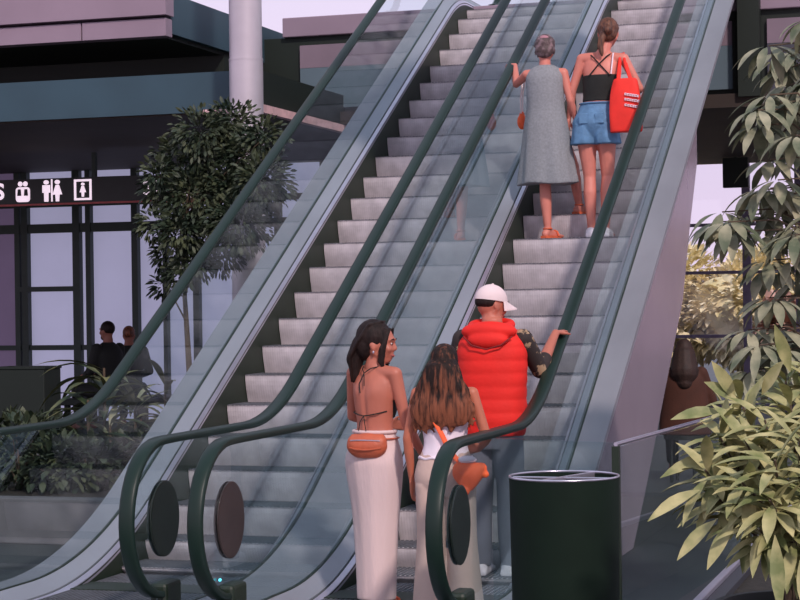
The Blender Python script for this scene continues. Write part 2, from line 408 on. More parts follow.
def head(mb, c, yaw, pitch=0, s=1.0, male=False):
    # c: skull centre; yaw about z (0 = faces +y)
    R = Matrix.Rotation(yaw, 3, 'Z') @ Matrix.Rotation(pitch, 3, 'X'); c = V(c)
    P = lambda x, y, z: c + R @ V((x*s, y*s, z*s))
    r = lambda x, y, z: (x*s, y*s, z*s)
    mb.ball(c, r(.073,.092,.093), R)                       # cranium
    mb.ball(P(0,.030,-.035), r(.060,.062,.080), R)         # face
    mb.ball(P(0,.048,-.088), r(.034 if not male else .040,.034,.028), R)   # chin
    for q in (-1, 1):
        mb.capsule(P(q*.056,-.005,-.055), P(q*.022,.055,-.098), .018*s, .014*s, 8)   # jaw
        mb.ball(P(q*.036,.070,-.035), r(.022,.018,.020), R)        # cheek
        mb.ball(P(q*.074,-.006,-.020), r(.008,.019,.030), R @ Matrix.Rotation(.35, 3, 'X') @ Matrix.Rotation(q*.3, 3, 'Z'))  # ear
        mb.capsule(P(q*.045,.080,.014), P(q*.012,.090,.012), .009*s, .009*s, 8)      # brow
    mb.capsule(P(0,.084,.008), P(0,.101,-.032), .0075*s, .0105*s, 8)   # nose
    mb.ball(P(0,.095,-.037), r(.015,.010,.007), R)
    mb.ball(P(0,.050,-.030), r(.058,.040,.062), R)
    mb.ball(P(0,.083,-.066), r(.022,.010,.007), R); mb.ball(P(0,.081,-.075), r(.019,.010,.007), R)
    return P, R
def face_parts(root, P, R, s=1.0):
    for q in (-1, 1):
        o = obj('eye', MB().ball(P(q*.031,.0835,-.006), (.0105*s,.0060*s,.0048*s), R, 12, 8), M['eye'], root, True, True)
        obj('iris', MB().ball(P(q*.031,.0885,-.006), (.0058*s,.0036*s,.0052*s), R, 10, 6), M['iris'], o, True, True)
        obj('eyebrow', MB().tube([P(q*.014,.094,.012), P(q*.032,.094,.019), P(q*.050,.083,.013)], [.0025*s,.0035*s,.002*s], 6), M['hairk'], root, True, True)
    obj('lips', MB().tube([P(-.024,.082,-.067), P(-.009,.0905,-.069), P(0,.0915,-.0705), P(.009,.0905,-.069), P(.024,.082,-.067)], [.002*s,.0055*s,.006*s,.0055*s,.002*s], 8), M['lip'], root, True, True)
def frame(H, male=False):
    s = H/1.70; k = {}
    k['s'] = s; k['male'] = male
    sw = .185 if male else .158
    k['hip'] = V((0,0,.90*s)); k['waist'] = V((0,0,1.06*s)); k['chest'] = V((0,0,1.26*s)); k['neck'] = V((0,0,1.43*s)); k['head'] = V((0,.015*s,1.605*s))
    k['sh'] = {q: V((q*sw*s,0,1.385*s)) for q in (-1,1)}
    k['hj'] = {q: V((q*.088*s,0,.88*s)) for q in (-1,1)}
    k['kn'] = {q: V((q*.085*s,.015,.48*s)) for q in (-1,1)}
    k['an'] = {q: V((q*.085*s,0,.075*s)) for q in (-1,1)}
    k['toe'] = {q: V((q*.05,1,0)) for q in (-1,1)}
    k['el'] = {q: V((q*.22*s,-.02,1.10*s)) for q in (-1,1)}
    k['wr'] = {q: V((q*.23*s,.03,.86*s)) for q in (-1,1)}
    k['hd'] = {q: V((0,.1,-1)) for q in (-1,1)}
    k['hn'] = {q: V((-q,0,0)) for q in (-1,1)}
    k['curl'] = {-1:.4, 1:.4}
    k['yaw'] = 0; k['pitch'] = 0; k['legs'] = True; k['arms'] = True; k['bare'] = False
    return k
def body(k):
    mb = MB(); s = k['s']; m = k['male']; h, w, c, n = k['hip'], k['waist'], k['chest'], k['neck']
    L = lambda p, z, rx, ry, dy=0: (p.x, p.y+dy*s, z*s, rx*s, ry*s)
    mix = lambda a, b, t: a*(1-t)+b*t
    if m: secs = [L(h,.80,.125,.10), L(h,.90,.165,.115), L(mix(h,w,.6),1.0,.155,.11), L(w,1.08,.15,.105), L(c,1.22,.165,.115), L(c,1.32,.175,.115), L(c,1.39,.15,.09), L(n,1.44,.075,.062), L(n,1.50,.058,.058)]
    else: secs = [L(h,.79,.12,.09), L(h,.87,.17,.118,-.008), L(mix(h,w,.5),.98,.145,.10,-.005), L(w,1.07,.118,.085), L(c,1.19,.132,.092), L(c,1.28,.145,.095), L(c,1.36,.138,.075), L(n,1.41,.075,.05), L(n,1.46,.047,.045)]
    mb.loft(secs)
    mb.capsule(n+V((0,-.005,-.02*s)), k['head']+V((0,-.01,-.05*s)), .050*s if not m else .060*s, .046*s if not m else .056*s)
    k['P'], k['R'] = head(mb, k['head'], k['yaw'], k['pitch'], s*k.get('hs', 1), m)
    for q in (-1, 1):
        a = (.050,.037,.028,.024) if m else (.041,.032,.026,.0195)
        S, E, W = k['sh'][q], k['el'][q], k['wr'][q]
        mb.capsule(mix(n, S, .35)+V((0,0,-.03*s)), S, .045*s, a[0]*1.02*s)
        if k['arms']:
            mb.capsule(S, E, a[0]*s, a[1]*s); 
            mb.capsule(E, mix(E, W, .35), a[1]*s, a[1]*1.02*s); mb.capsule(mix(E, W, .35), W, a[1]*1.0*s, a[3]*s)
            hand(mb, W+(k['hd'][q].normalized())*.012, k['hd'][q], k['hn'][q], q*k.get('ts', {-1:1,1:1})[q], k['curl'][q], s*.98)
        if k['legs']:
            J, K, A = k['hj'][q], k['kn'][q], k['an'][q]
            mb.capsule(J, mix(J, K, .5), .088*s, .070*s); mb.capsule(mix(J, K, .5), K, .070*s, .050*s)
            t = mix(K, A, .32)+V((0,-.012*s,0)); mb.capsule(K, t, .048*s, .052*s); mb.capsule(t, A, .052*s, .031*s)
            td = k['toe'][q].normalized(); b = V((A.x, A.y, A.z))
            hl = A+V((0,0,-.040*s))-td*.035*s; bl = A+V((0,0,-.048*s))+td*.12*s
            mb.capsule(A, hl, .033*s, .033*s); mb.capsule(hl, bl, .030*s, .025*s); mb.capsule(A+V((0,0,-.01)), bl, .03*s, .022*s)
            sd = V((td.y,-td.x,0))
            for j in range(5):
                u = (j-2)*.014*s*q
                mb.capsule(bl+sd*u, bl+sd*u+td*(.055-.005*j)*s+V((0,0,-.008*s)), .012*s, (.010 if j else .012)*s, 8)
    return mb
def strands(mb, start, path_fn, n, r):
    for i in range(n): mb.tube(path_fn(i), [r*.6, r, r, r*.8, r*.3][:5] if True else r, 5)

def back_post(k):
    s = k['s']; c = k['chest']
    def f(v):
        if v.y < c.y and .95*s < v.z < 1.40*s and abs(v.x-c.x) < .13*s:
            x = (v.x-c.x)/s; z = v.z/s
            v.y += .010*math.exp(-(x/.014)**2)*math.exp(-((z-1.15)/.16)**2)
            for q in (-1, 1): v.y -= .008*math.exp(-((x-q*.065)/.03)**2-((z-1.29)/.05)**2)
        return v
    return f

# ---- woman with bare back and white knit skirt
def woman_bareback():
    k = frame(1.60); s = k['s']; H = k['hip']
    for q in (-1,1): k['an'][q].x = q*.052; k['kn'][q].x = q*.062
    k['head'] = V((.01,.02,1.482)); k['hs'] = 1.12; k['neck'] = V((0,0,1.36)); k['sh'] = {q: V((q*.152,0,1.305)) for q in (-1,1)}; k['yaw'] = math.radians(-62); k['pitch'] = math.radians(-4); k['legs'] = True
    k['el'][-1] = V((-.215,.06,1.06)); k['wr'][-1] = V((-.13,.26,1.00)); k['hd'][-1] = V((.7,.7,0)); k['hn'][-1] = V((.5,-.5,-.2))
    k['el'][1] = V((.20,.03,1.03)); k['wr'][1] = V((.235,.15,.83)); k['hd'][1] = V((.1,.45,-1)); k['hn'][1] = V((-1,0,0)); k['curl'][1] = .7
    R = thing('person', 'bare-backed dark haired woman in a white maxi skirt with a tan waist bag, looking right', 'person', (-.09,1.27,.012), math.radians(-22))
    remesh('body', body(k), M['skin'], R, .0075, post=back_post(k))
    face_parts(R, k['P'], k['R'], s*1.12)
    # skirt
    fold = lambda a, z: 1+.022*math.sin(5*a+z*3)*min(1,(1.0-z)*1.6)+.012*math.sin(11*a+1)
    sk = MB().loft([(0,-.005,.06,.112,.100),(0,0,.3,.122,.108),(0,0,.55,.143,.120),(0,-.008,.75,.172,.134),(0,-.012,.84,.174,.134),(0,-.005,.93,.145,.112),(0,0,.985,.122,.094)], 64, 6, fold)
    remesh('skirt', sk, M['skirtw'], R, .008, 2)
    bd = MB(); ring = [(V((.125*math.cos(a)*1.02, -.003+.097*math.sin(a), .985))) for a in [2*PI*i/40 for i in range(41)]]
    bd.tube(ring, .011, 8); obj('waistband', bd, M['skirtw'], R, True, True)
    # shorts line and bag
    bg = MB().ball((.0,-.140,.915), (.118,.050,.070), None, 24, 14)
    bg.loft([(0,-.128,.850,.066,.035),(0,-.135,.885,.106,.046),(0,-.135,.945,.112,.046),(0,-.125,.978,.09,.032)], 24, 4, None, .75)
    ca, sa_ = math.cos(.38), math.sin(.38); bg.v = [(x*ca-y*sa_, x*sa_+y*ca, z) for x, y, z in bg.v]
    b = remesh('waist_bag', bg, M['tan'], R, .006, 3)
    rt_ = lambda L_: [(x*ca-y*sa_, x*sa_+y*ca, z) for x, y, z in L_]
    z = MB().tube(rt_([(-.085,-.172,.945),(-.04,-.184,.948),(0,-.188,.949),(.04,-.184,.948),(.085,-.172,.945)]), .0035, 6)
    obj('bag_zip', z, M['trim'], b, True, True)
    z = MB().tube(rt_([(-.09,-.172,.905),(-.04,-.190,.898),(0,-.193,.896),(.04,-.190,.898),(.09,-.172,.905)]), .005, 6)
    obj('bag_flap_seam', z, M['tan'], b, True, True)
    sp = MB(); sp.tube([V((.140*math.cos(a), -.003+.112*math.sin(a), .95)) for a in [2*PI*i/40 for i in range(41)]], .012, 6, .4); obj('bag_belt', sp, M['tan'], b, True, True)
    # halter top front + strings
    tp = MB().loft([(0,.012,1.06,.118,.078),(0,.022,1.12,.130,.095),(0,.028,1.19,.135,.102),(0,.022,1.25,.10,.085),(0,.02,1.29,.05,.07)], 32, 5)
    def cut(v):
        lim = .005+max(0, (1.16-v.z))*.2
        if v.y < lim: v.y = lim+.0*(v.y-lim); v.x *= .93
        return v
    remesh('halter_top', tp, M['blk'], R, .007, 2, cut)
    def onback(x, z): return V((x, -(.088*math.sqrt(max(0,1-(x/.138)**2)))*1.02-.004, z))
    st = MB().tube([V((.115,-.03,1.10)), onback(.08,1.088), onback(.03,1.078), onback(0,1.075), onback(-.04,1.08), onback(-.09,1.09), V((-.118,-.02,1.10))], .0035, 6)
    for dx in (-.03, .025): st.tube([onback(0,1.076), onback(dx*.6,1.04)+V((0,-.012,0)), onback(dx,.99)+V((0,-.012,0))], .0028, 5)
    obj('back_string', st, M['blk'], R, True, True)
    st = MB().tube([V((.06,.05,1.34)), V((.055,-.02,1.345)), V((.03,-.065,1.335)), V((0,-.085,1.31)), V((-.03,-.093,1.25)), V((-.02,-.098,1.20))], .0032, 6)
    st.tube([V((-.06,.05,1.34)), V((-.055,-.02,1.345)), V((-.03,-.065,1.335)), V((0,-.085,1.31)), V((.01,-.098,1.24))], .0032, 6)
    obj('neck_string', st, M['blk'], R, True, True)
    # hair: half up, falling behind the shoulder
    P, Rm = k['P'], k['R']; hr = MB(); s = s*1.08
    hr.ball(P(0,-.022,.024), (.090*s,.100*s,.098*s), Rm); hr.ball(P(0,-.060,-.02), (.082*s,.068*s,.090*s), Rm)
    hr.capsule(P(0,-.085,-.02), P(0,-.115,-.10), .055, .050); hr.capsule(P(0,-.115,-.10), P(0,-.10,-.21), .050, .022)
    hr.capsule(P(.045,.050,.055), P(.066,.045,-.015), .022, .010); hr.capsule(P(-.045,.050,.055), P(-.068,.040,-.015), .022, .010)
    for q in (-1, 1):
        for j in range(4):
            hr.tube([P(q*.03,.075,.075), P(q*.060,.068,.04), P(q*(.068+.004*j),.058-.008*j,-.03), P(q*.070,.055-.01*j,-.10), P(q*.062,.058,-.155)], [.006,.008,.007,.005,.002], 6)
    for i in range(40):
        a = PI*(.05+.9*i/39); x = .083*math.cos(a)
        hr.tube([P(x*.4,.03,.108), P(x*.9,-.035,.09-.3*x*x), P(x,-.085,.0), P(x*.8,-.130+random.uniform(-.01,.01),-.09), P(x*.5,-.118,-.20+random.uniform(-.03,.03))], [.006,.008,.009,.008,.003], 6)
    remesh('hair', hr, M['hairk'], R, .006, 2)
    obj('earring', MB().ball(P(.082,.0,-.055), (.006,.006,.009)), M['trim'], R, True, True)
    # sandals
    for q in (-1, 1):
        A = k['an'][q]; f = MB().loft([(A.x,.05,.0,.042,.125),(A.x,.05,.012,.044,.13),(A.x,.05,.018,.042,.126)], 24, 3)
        sa = obj('sandal', f, M['sandal'], R, True, True)
        obj('sandal_strap', MB().tube([(A.x-.045,.09,.015),(A.x-.03,.09,.055),(A.x,.09,.066),(A.x+.03,.09,.055),(A.x+.045,.09,.015)], .008, 6), M['sandal'], sa, True, True)
    return R
# ---- woman with long wavy hair and orange shoulder bag
def woman_camisole():
    k = frame(1.455); s = k['s']
    k['sh'] = {q: V((q*.150,0,1.205)) for q in (-1,1)}
    k['el'][-1] = V((-.205,-.01,.965)); k['wr'][-1] = V((-.20,.05,.74)); k['hd'][-1] = V((.0,.25,-1)); k['hn'][-1] = V((1,0,0)); k['curl'][-1] = .6
    k['el'][1] = V((.225,.01,.965)); k['wr'][1] = V((.155,.19,.90)); k['hd'][1] = V((-.7,.6,-.1)); k['hn'][1] = V((-.3,-.8,0))
    R = thing('person', 'young woman with long wavy brown hair, white camisole and orange strap across her back', 'person', (.37,1.08,.012), math.radians(4))
    remesh('body', body(k), M['skinw'], R, .0075)
    face_parts(R, k['P'], k['R'], s)
    tp = MB().loft([(0,0,.86,.140,.108),(0,0,.93,.118,.092),(0,0,1.0,.122,.092),(0,.0,1.08,.136,.098),(0,0,1.15,.142,.098),(0,0,1.185,.136,.088)], 48, 6, lambda a, z: 1+.008*math.sin(9*a+z*20))
    c = remesh('camisole', tp, M['cami'], R, .007, 2)
    for q in (-1, 1):
        obj('camisole_strap', MB().tube([(q*.095,-.086,1.16),(q*.100,-.074,1.22),(q*.096,-.03,1.262),(q*.094,.02,1.25),(q*.088,.075,1.17)], .0075, 6, .4), M['cami'], c, True, True)
    hem = MB().tube([V((.143*math.cos(a), .110*math.sin(a), .862+.004*math.sin(9*a))) for a in [2*PI*i/50 for i in range(51)]], .007, 6); obj('camisole_hem', hem, M['cami'], c, True, True)
    tr = MB().loft([(0,-.004,.66,.13,.10),(0,-.006,.74,.168,.124),(0,-.004,.82,.158,.116),(0,0,.90,.126,.094)], 40, 5)
    for q in (-1, 1):
        tr.loft([(q*.098,.02,.015,.100,.115),(q*.092,.015,.2,.088,.100),(q*.086,.01,.42,.078,.090),(q*.082,0,.62,.084,.098),(q*.080,0,.72,.088,.105)], 32, 5, lambda a, z: 1+.03*math.sin(4*a+6*z))
    remesh('trousers', tr, M['beige'], R, .008, 2)
    P, Rm = k['P'], k['R']; hr = MB()
    hr.ball(P(0,-.015,.020), (.088*s,.100*s,.098*s), Rm); hr.ball(P(0,-.045,-.03), (.090*s,.075*s,.105*s), Rm)
    hr.loft([(.0,-.098,1.035,.115,.020),(0,-.095,1.07,.150,.034),(0,-.090,1.13,.158,.048),(0,-.075,1.20,.140,.056),(0,-.05,1.29,.108,.068),(0,-.03,1.37,.080,.07)], 40, 6, lambda a, z: 1+.05*math.sin(13*a+z*16)+.04*math.sin(7*a-z*22))
    for i in range(130):
        u = random.uniform(-1, 1); L = random.uniform(.0,.07); ph = random.uniform(0, 6.28); A = random.uniform(.010,.026); pts = []
        for j in range(12):
            t = j/11; z = 1.425-t*(.435-L*1.5); wd = .050+.118*min(1, t*1.35)**.9
            pts.append((u*wd+A*math.sin(ph+t*14)*t, -.070-.070*math.sqrt(max(0,1-u*u))*(.55+.45*math.sin(min(1,t*1.4)*PI*.6))+.035*t+A*.5*math.cos(ph+t*14)*t+(.045 if t < .1 else 0), z-.01*abs(u)))
        hr.tube(pts, [.005]+[.007]*9+[.0055,.003], 5)
    remesh('hair', hr, M['hairo'], R, .006, 1)
    # strap and bag
    sp = MB(); sp.tube([(-.075,.06,1.235),(-.085,.0,1.262),(-.085,-.06,1.225),(-.062,-.108,1.14),(-.028,-.118,1.06),(.010,-.108,.98),(.050,-.115,.90),(.10,-.125,.85)], [.014]*8, 8, .35)
    bag = MB().loft([(.155,-.150,.700,.020,.02),(.155,-.150,.73,.050,.032),(.155,-.150,.78,.085,.042),(.158,-.145,.82,.092,.042),(.16,-.140,.845,.075,.03)], 28, 5, lambda a, z: 1+.05*math.sin(3*a+z*40), .8)
    bag.capsule((.20,-.150,.80),(.245,-.145,.785),.034,.020)
    bag.ball((.135,-.165,.70),(.03,.02,.03))
    b = remesh('shoulder_bag', bag, M['orange'], R, .006, 2)
    obj('bag_strap', sp, M['orange'], b, True, True)
    obj('bag_top_cloth', MB().ball((.15,-.150,.862),(.05,.025,.022)), M['cami'], b, True, True)
    return R
# ---- man in red vest
def man_vest():
    k = frame(1.75, True); s = k['s']
    k['head'] = V((-.01,.03,1.635)); k['yaw'] = math.radians(-46); k['pitch'] = math.radians(-8)
    k['el'][1] = V((.262,.13,1.225)); k['wr'][1] = V((.318,.36,1.445)); k['hd'][1] = V((.12,1,.05)); k['hn'][1] = V((.1,0,-1)); k['curl'][1] = .35; k['ts'] = {-1:1, 1:-1}
    k['el'][-1] = V((-.245,.05,1.15)); k['wr'][-1] = V((-.20,.22,1.0)); k['hd'][-1] = V((.3,1,-.2)); k['hn'][-1] = V((1,0,-.2))
    R = thing('person', 'man in a red hooded quilted vest and pale cap, right hand on the escalator handrail', 'person', (.30,2.37,.062), math.radians(2))
    remesh('body', body(k), M['skin'], R, .0075)
    face_parts(R, k['P'], k['R'], s)
    q_ = lambda a, z: 1+.030*abs(math.sin((z-.90)*PI/.078))**.6
    vs = MB().loft([(0,-.005,.84,.185,.140),(0,-.005,.93,.200,.150),(0,0,1.08,.198,.148),(0,0,1.25,.205,.150),(0,0,1.37,.208,.140),(0,0,1.44,.175,.115),(0,0,1.49,.10,.085)], 56, 14, q_, .85)
    ve = remesh('quilted_vest', vs, M['red'], R, .008, 2)
    hd = MB().ball((0,-.085,1.465),(.172,.075,.060), Matrix.Rotation(-.3,3,'X'), 28, 14)
    hd.tube([V((.118*math.cos(a), -.02+.105*math.sin(a), 1.50+.02*math.sin(a))) for a in [2*PI*i/36 for i in range(37)]], .028, 10)
    hd.ball((0,-.125,1.415),(.125,.048,.055), None, 20, 12)
    remesh('hood', hd, M['red'], ve, .008, 3)
    obj('hood_seam', MB().tube([(-.150,-.125,1.435),(-.09,-.168,1.385),(0,-.178,1.360),(.09,-.168,1.385),(.150,-.125,1.435)], .005, 6), mat('dark red seam', rgb(120,20,20), .7), ve, True, True)
    for q in (-1, 1):
        S, E, W = k['sh'][q], k['el'][q], k['wr'][q]
        a = MB().chain([S*.98+V((0,0,.02)), S*.5+E*.5, E, E*.72+W*.28], [.062,.057,.052,.048], 16)
        remesh('sleeve', a, M['camo'], R, .008, 2)
    tr = MB().loft([(0,-.004,.76,.15,.12),(0,-.006,.86,.178,.134),(0,0,.94,.178,.13),(0,0,1.0,.16,.12)], 40, 5)
    for q in (-1, 1):
        tr.loft([(q*.095,.0,.05,.066,.070),(q*.094,.0,.25,.074,.080),(q*.092,.01,.5,.080,.086),(q*.090,0,.70,.092,.105),(q*.086,0,.84,.096,.118)], 30, 5, lambda a, z: 1+.03*math.sin(3*a+12*z))
    remesh('trousers', tr, M['greyp'], R, .008, 2)
    for q in (-1, 1):
        A = k['an'][q]; sh = MB().capsule((A.x,-.03,.045),(A.x+q*.01,.16,.036),.048,.040); sh.box((A.x-.045,-.075,0),(A.x+.045,.20,.03))
        remesh('shoe', sh, M['shoe'], R, .008, 2)
    P, Rm = k['P'], k['R']
    cp = MB(); ring = []
    for i in range(9):
        th = PI/2*i/8; z = .012+.098*math.sin(th); q = max(math.cos(th), .01)
        ring.append([P(.084*q*math.cos(a), -.004+.103*q*math.sin(a), z) for a in [2*PI*j/32 for j in range(32)]])
    cp.rings(ring)
    c = obj('cap', cp, M['cap'], R, True, True)
    br = MB(); top = []; bot = []
    for e in (.0, 1):
        pass
    rows = []
    for i in range(7):
        t = i/6; row = []
        for j in range(13):
            a = PI*(.12+.76*j/12); rr = 1+.78*t*math.sin(a)**1.2
            row.append((.082*rr**.35*math.cos(a), (.098*math.sin(a))*rr, .018-.028*t-.03*(math.cos(a)**2)*t))
        rows.append(row)
    vs_ = []; nf = 7*13
    for dz in (0,-.006):
        for row in rows: vs_ += [P(x, y, z+dz) for x, y, z in row]
    fs = []
    for i in range(6):
        for j in range(12):
            a = i*13+j; fs.append((a,a+1,a+14,a+13)); fs.append((a+nf,a+13+nf,a+14+nf,a+1+nf))
    for j in range(12): a = 78+j; fs.append((a,a+1,a+1+nf,a+nf))
    for i in range(6):
        a = i*13; fs.append((a,a+13,a+13+nf,a+nf)); a = i*13+12; fs.append((a+13,a,a+nf,a+13+nf))
    br.add(vs_, fs); obj('cap_brim', br, M['cap'], c, True, True)
    obj('cap_button', MB().ball(P(0,-.004,.111),(.008,.008,.005)), M['cap'], c, True, True)
    hr = MB().ball(P(0,-.026,.0),(.076*s,.078*s,.050*s), Rm)
    remesh('hair', hr, M['hairk'], R, .006, 2)
    return R
# ---- older woman in sleeveless dress
def woman_dress():
    k = frame(1.63); s = k['s']; dz = .203
    k['an'] = {-1: V((.0,.02,.075)), 1: V((.185,.37,.075+dz))}
    k['kn'] = {-1: V((-.02,.03,.455)), 1: V((.15,.33,.60))}
    k['el'][-1] = V((-.275,.14,1.27)); k['wr'][-1] = V((-.335,.36,1.455)); k['hd'][-1] = V((-.55,.75,.1)); k['hn'][-1] = V((-.3,0,-1)); k['curl'][-1] = .7
    k['el'][1] = V((.205,.0,1.10)); k['wr'][1] = V((.235,.09,.93)); k['hd'][1] = V((.05,.3,-1)); k['curl'][1] = .7
    k['toe'][-1] = V((.45,1,0)); k['toe'][1] = V((.5,1,0))
    k['yaw'] = math.radians(8); k['pitch'] = math.radians(-10)
    R = thing('person', 'grey haired woman in a sleeveless grey dress, left hand on the handrail, orange pouch', 'person', (-.25,6.25,2.206), math.radians(0))
    remesh('body', body(k), M['skinp'], R, .0075)
    face_parts(R, k['P'], k['R'], s)
    dr = MB().loft([(.0,.03,.44,.245,.190),(0,.02,.55,.228,.178),(0,.01,.75,.202,.155),(0,0,.92,.178,.132),(0,0,1.05,.156,.118),(0,0,1.2,.155,.118),(0,0,1.30,.158,.108),(0,0,1.36,.125,.078),(0,0,1.395,.07,.056)], 72, 6,
        lambda a, z: 1+(.035*math.sin(6*a+2*z)+.02*math.sin(11*a+1))*max(0,min(1,(1.15-z)*1.6)))
    def hem(v):
        if v.z < .5: v.z += -.03*math.sin(2.0*v.x*6)*.4 + .05*(v.x)
        return v
    remesh('dress', dr, M['dress'], R, .008, 2, hem)
    P, Rm = k['P'], k['R']; hr = MB().ball(P(0,-.016,.018),(.086*s,.098*s,.094*s),Rm); hr.ball(P(0,-.05,-.03),(.078*s,.058*s,.075*s),Rm)
    for i in range(50):
        a = random.uniform(0,2*PI); z = random.uniform(-.07,.10); q = .086*math.sqrt(max(.05,1-(z/.115)**2))
        y = -abs(q*math.sin(a))*1.15; p = V((q*math.cos(a), y, z)); hr.capsule(P(*p), P(p.x*1.02, p.y*.95-.005, p.z-.028), .009, .004, 6)
    remesh('hair', hr, M['hairg'], R, .006, 2)
    sc = MB().ball(P(0,-.075,.055),(.045*s,.030*s,.030*s),Rm); remesh('hair_scarf', sc, mat('dusty pink cloth', rgb(178,130,140), .8), R, .006, 2)
    for q in (-1, 1):
        A = k['an'][q]; t = k['toe'][q].normalized(); a0 = A+V((0,0,-.075+.010))-t*.06; a1 = A+V((0,0,-.075+.010))+t*.17
        f = MB(); sd = V((t.y,-t.x,0))*.036; pts = [a0-sd*.8, a0+sd*.8, a0*.4+a1*.6+sd*1.15, a1+sd*.6, a1-sd*.4, a0*.4+a1*.6-sd*1.1]
        f.prism([(p.x,p.y) for p in pts], 'z', a0.z-.008, a0.z+.012)
        so = obj('sandal', f, M['sandal'], R, False, True)
        m_ = a0*.35+a1*.65
        obj('sandal_strap', MB().tube([m_-sd*1.15+V((0,0,.01)), m_-sd*.8+V((0,0,.045)), m_+V((0,0,.058)), m_+sd*.8+V((0,0,.045)), m_+sd*1.15+V((0,0,.01))], .009, 6), M['sandal'], so, True, True)
        obj('ankle_strap', MB().tube([A+V((.036*math.cos(a)*s, .04*math.sin(a)*s-.004, .005)) for a in [2*PI*i/16 for i in range(17)]], .006, 6), M['sandal'], so, True, True)
    # pouch hanging from the left forearm by a pale cord
    pc = MB().ball((-.235,.16,.965),(.040,.045,.065)); pc.ball((-.235,.16,1.02),(.022,.028,.03))
    p = remesh('pouch', pc, M['orange'], R, .006, 2)
    obj('pouch_cord', MB().tube([(-.235,.13,1.03),(-.24,.14,1.15),(-.225,.18,1.35),(-.20,.21,1.38),(-.235,.20,1.2),(-.235,.18,1.03)], .006, 6), M['cap'], p, True, True)
    return R
# ---- woman in denim shorts with red tote
def woman_shorts():
    k = frame(1.74); s = k['s']
    k['hip'] = V((.03,0,.90*s)); k['waist'] = V((.065,0,1.08*s)); k['chest'] = V((.085,0,1.27*s)); k['neck'] = V((.10,0,1.45*s)); k['head'] = V((.135,.035,1.605*s))
    k['sh'] = {-1: V((-.075,0,1.40*s)), 1: V((.265,0,1.385*s))}
    k['hj'] = {-1: V((-.055,0,.88*s)), 1: V((.115,0,.88*s))}
    k['an'] = {-1: V((-.015,.0,.075)), 1: V((.10,.0,.075))}; k['kn'] = {-1: V((-.03,.03,.48*s)), 1: V((.11,.06,.48*s))}
    k['el'][-1] = V((-.155,.0,1.155*s)); k['wr'][-1] = V((-.20,.06,.94*s)); k['hd'][-1] = V((-.15,.2,-1)); k['curl'][-1] = .6
    k['el'][1] = V((.385,.03,1.15*s)); k['wr'][1] = V((.33,.22,1.14*s)); k['hd'][1] = V((-.4,.9,0)); k['hn'][1] = V((-.5,-.2,0)); k['curl'][1] = .7
    k['yaw'] = math.radians(10); k['pitch'] = math.radians(-6)
    R = thing('person', 'woman in a black strappy top and blue denim shorts carrying a red tote bag', 'person', (.125,6.26,2.206), math.radians(0))
    remesh('body', body(k), M['skinp'], R, .0075)
    face_parts(R, k['P'], k['R'], s)
    tp = MB().loft([(.06,0,1.06*s,.130*s,.095*s),(.065,0,1.10*s,.130*s,.094*s),(.078,0,1.19*s,.143*s,.102*s),(.085,0,1.262*s,.150*s,.103*s)], 44, 6)
    t_ = remesh('strappy_top', tp, M['blk'], R, .007, 2)
    for a, b in ((-.0,.18),(.17,-.01)):
        obj('top_strap', MB().tube([(a,-.098,1.25*s),((a*.55+b*.45),-.098,1.34*s),(b*.8+a*.2,-.066,1.405*s),(b,-.01,1.435*s),(b,.06,1.37*s),(b,.10,1.27*s)], .0055, 6), M['blk'], t_, True, True)
    obj('bra_strap', MB().tube([(.18,-.098,1.26*s),(.19,-.088,1.36*s),(.19,-.05,1.425*s),(.19,.03,1.42*s),(.18,.10,1.28*s)], .006, 6), M['cami'], t_, True, True)
    sh = MB().loft([(.028,0,.77*s,.10*s,.08*s),(.030,-.008,.88*s,.182*s,.130*s),(.042,-.004,.97*s,.158*s,.112*s),(.055,0,1.05*s,.136*s,.098*s)], 44, 5)
    for q, x in ((-1,-.058),(1,.118)): sh.loft([(x+q*.01,.0,.725*s,.106*s,.118*s),(x,0,.78*s,.104*s,.126*s),(x,0,.88*s,.09*s,.125*s)], 30, 5, lambda a, z: 1+.03*math.sin(8*a))
    h = remesh('denim_shorts', sh, M['denim'], R, .007, 2)
    obj('shorts_waistband', MB().tube([V((.055+.142*s*math.cos(a), .102*s*math.sin(a), 1.045*s)) for a in [2*PI*i/40 for i in range(41)]], .012, 6, .6), M['denim'], h, True, True)
    for x in (-.04, .09):
        obj('back_pocket', MB().prism([(x-.035,.88*s),(x+.035,.88*s),(x+.036,.96*s),(x-.036,.96*s)], 'y', -.135*s-.004, -.122*s), M['denim'], h, False, True, bevel=.004)
    P, Rm = k['P'], k['R']; hr = MB().ball(P(0,-.016,.018),(.084*s,.098*s,.094*s),Rm); hr.ball(P(0,-.05,-.02),(.074*s,.058*s,.072*s),Rm)
    hr.ball(P(.0,-.115,-.01),(.038,.032,.036),Rm)
    hr.tube([P(-.03,-.09,-.03),P(-.05,-.10,-.08),P(-.06,-.10,-.14),P(-.05,-.10,-.19),P(-.045,-.10,-.22)], [.028,.03,.026,.018,.006], 8)
    for i in range(36):
        a = PI*(i/35); x = .083*math.cos(a)
        hr.tube([P(x,.04,.03+.06*math.sin(a)), P(x*.95,-.03,.07*math.sin(a)+.02), P(x*.6,-.09,.03), P(x*.25,-.11,.0)], [.005,.007,.007,.005], 5)
    remesh('hair', hr, M['hairb'], R, .006, 2)
    for q in (-1, 1):
        A = k['an'][q]; o = MB().capsule((A.x,-.03,.040),(A.x,.15,.030),.044,.036); o.box((A.x-.04,-.07,0),(A.x+.04,.185,.025))
        remesh('shoe', o, M['shoe'], R, .008, 2)
    return R
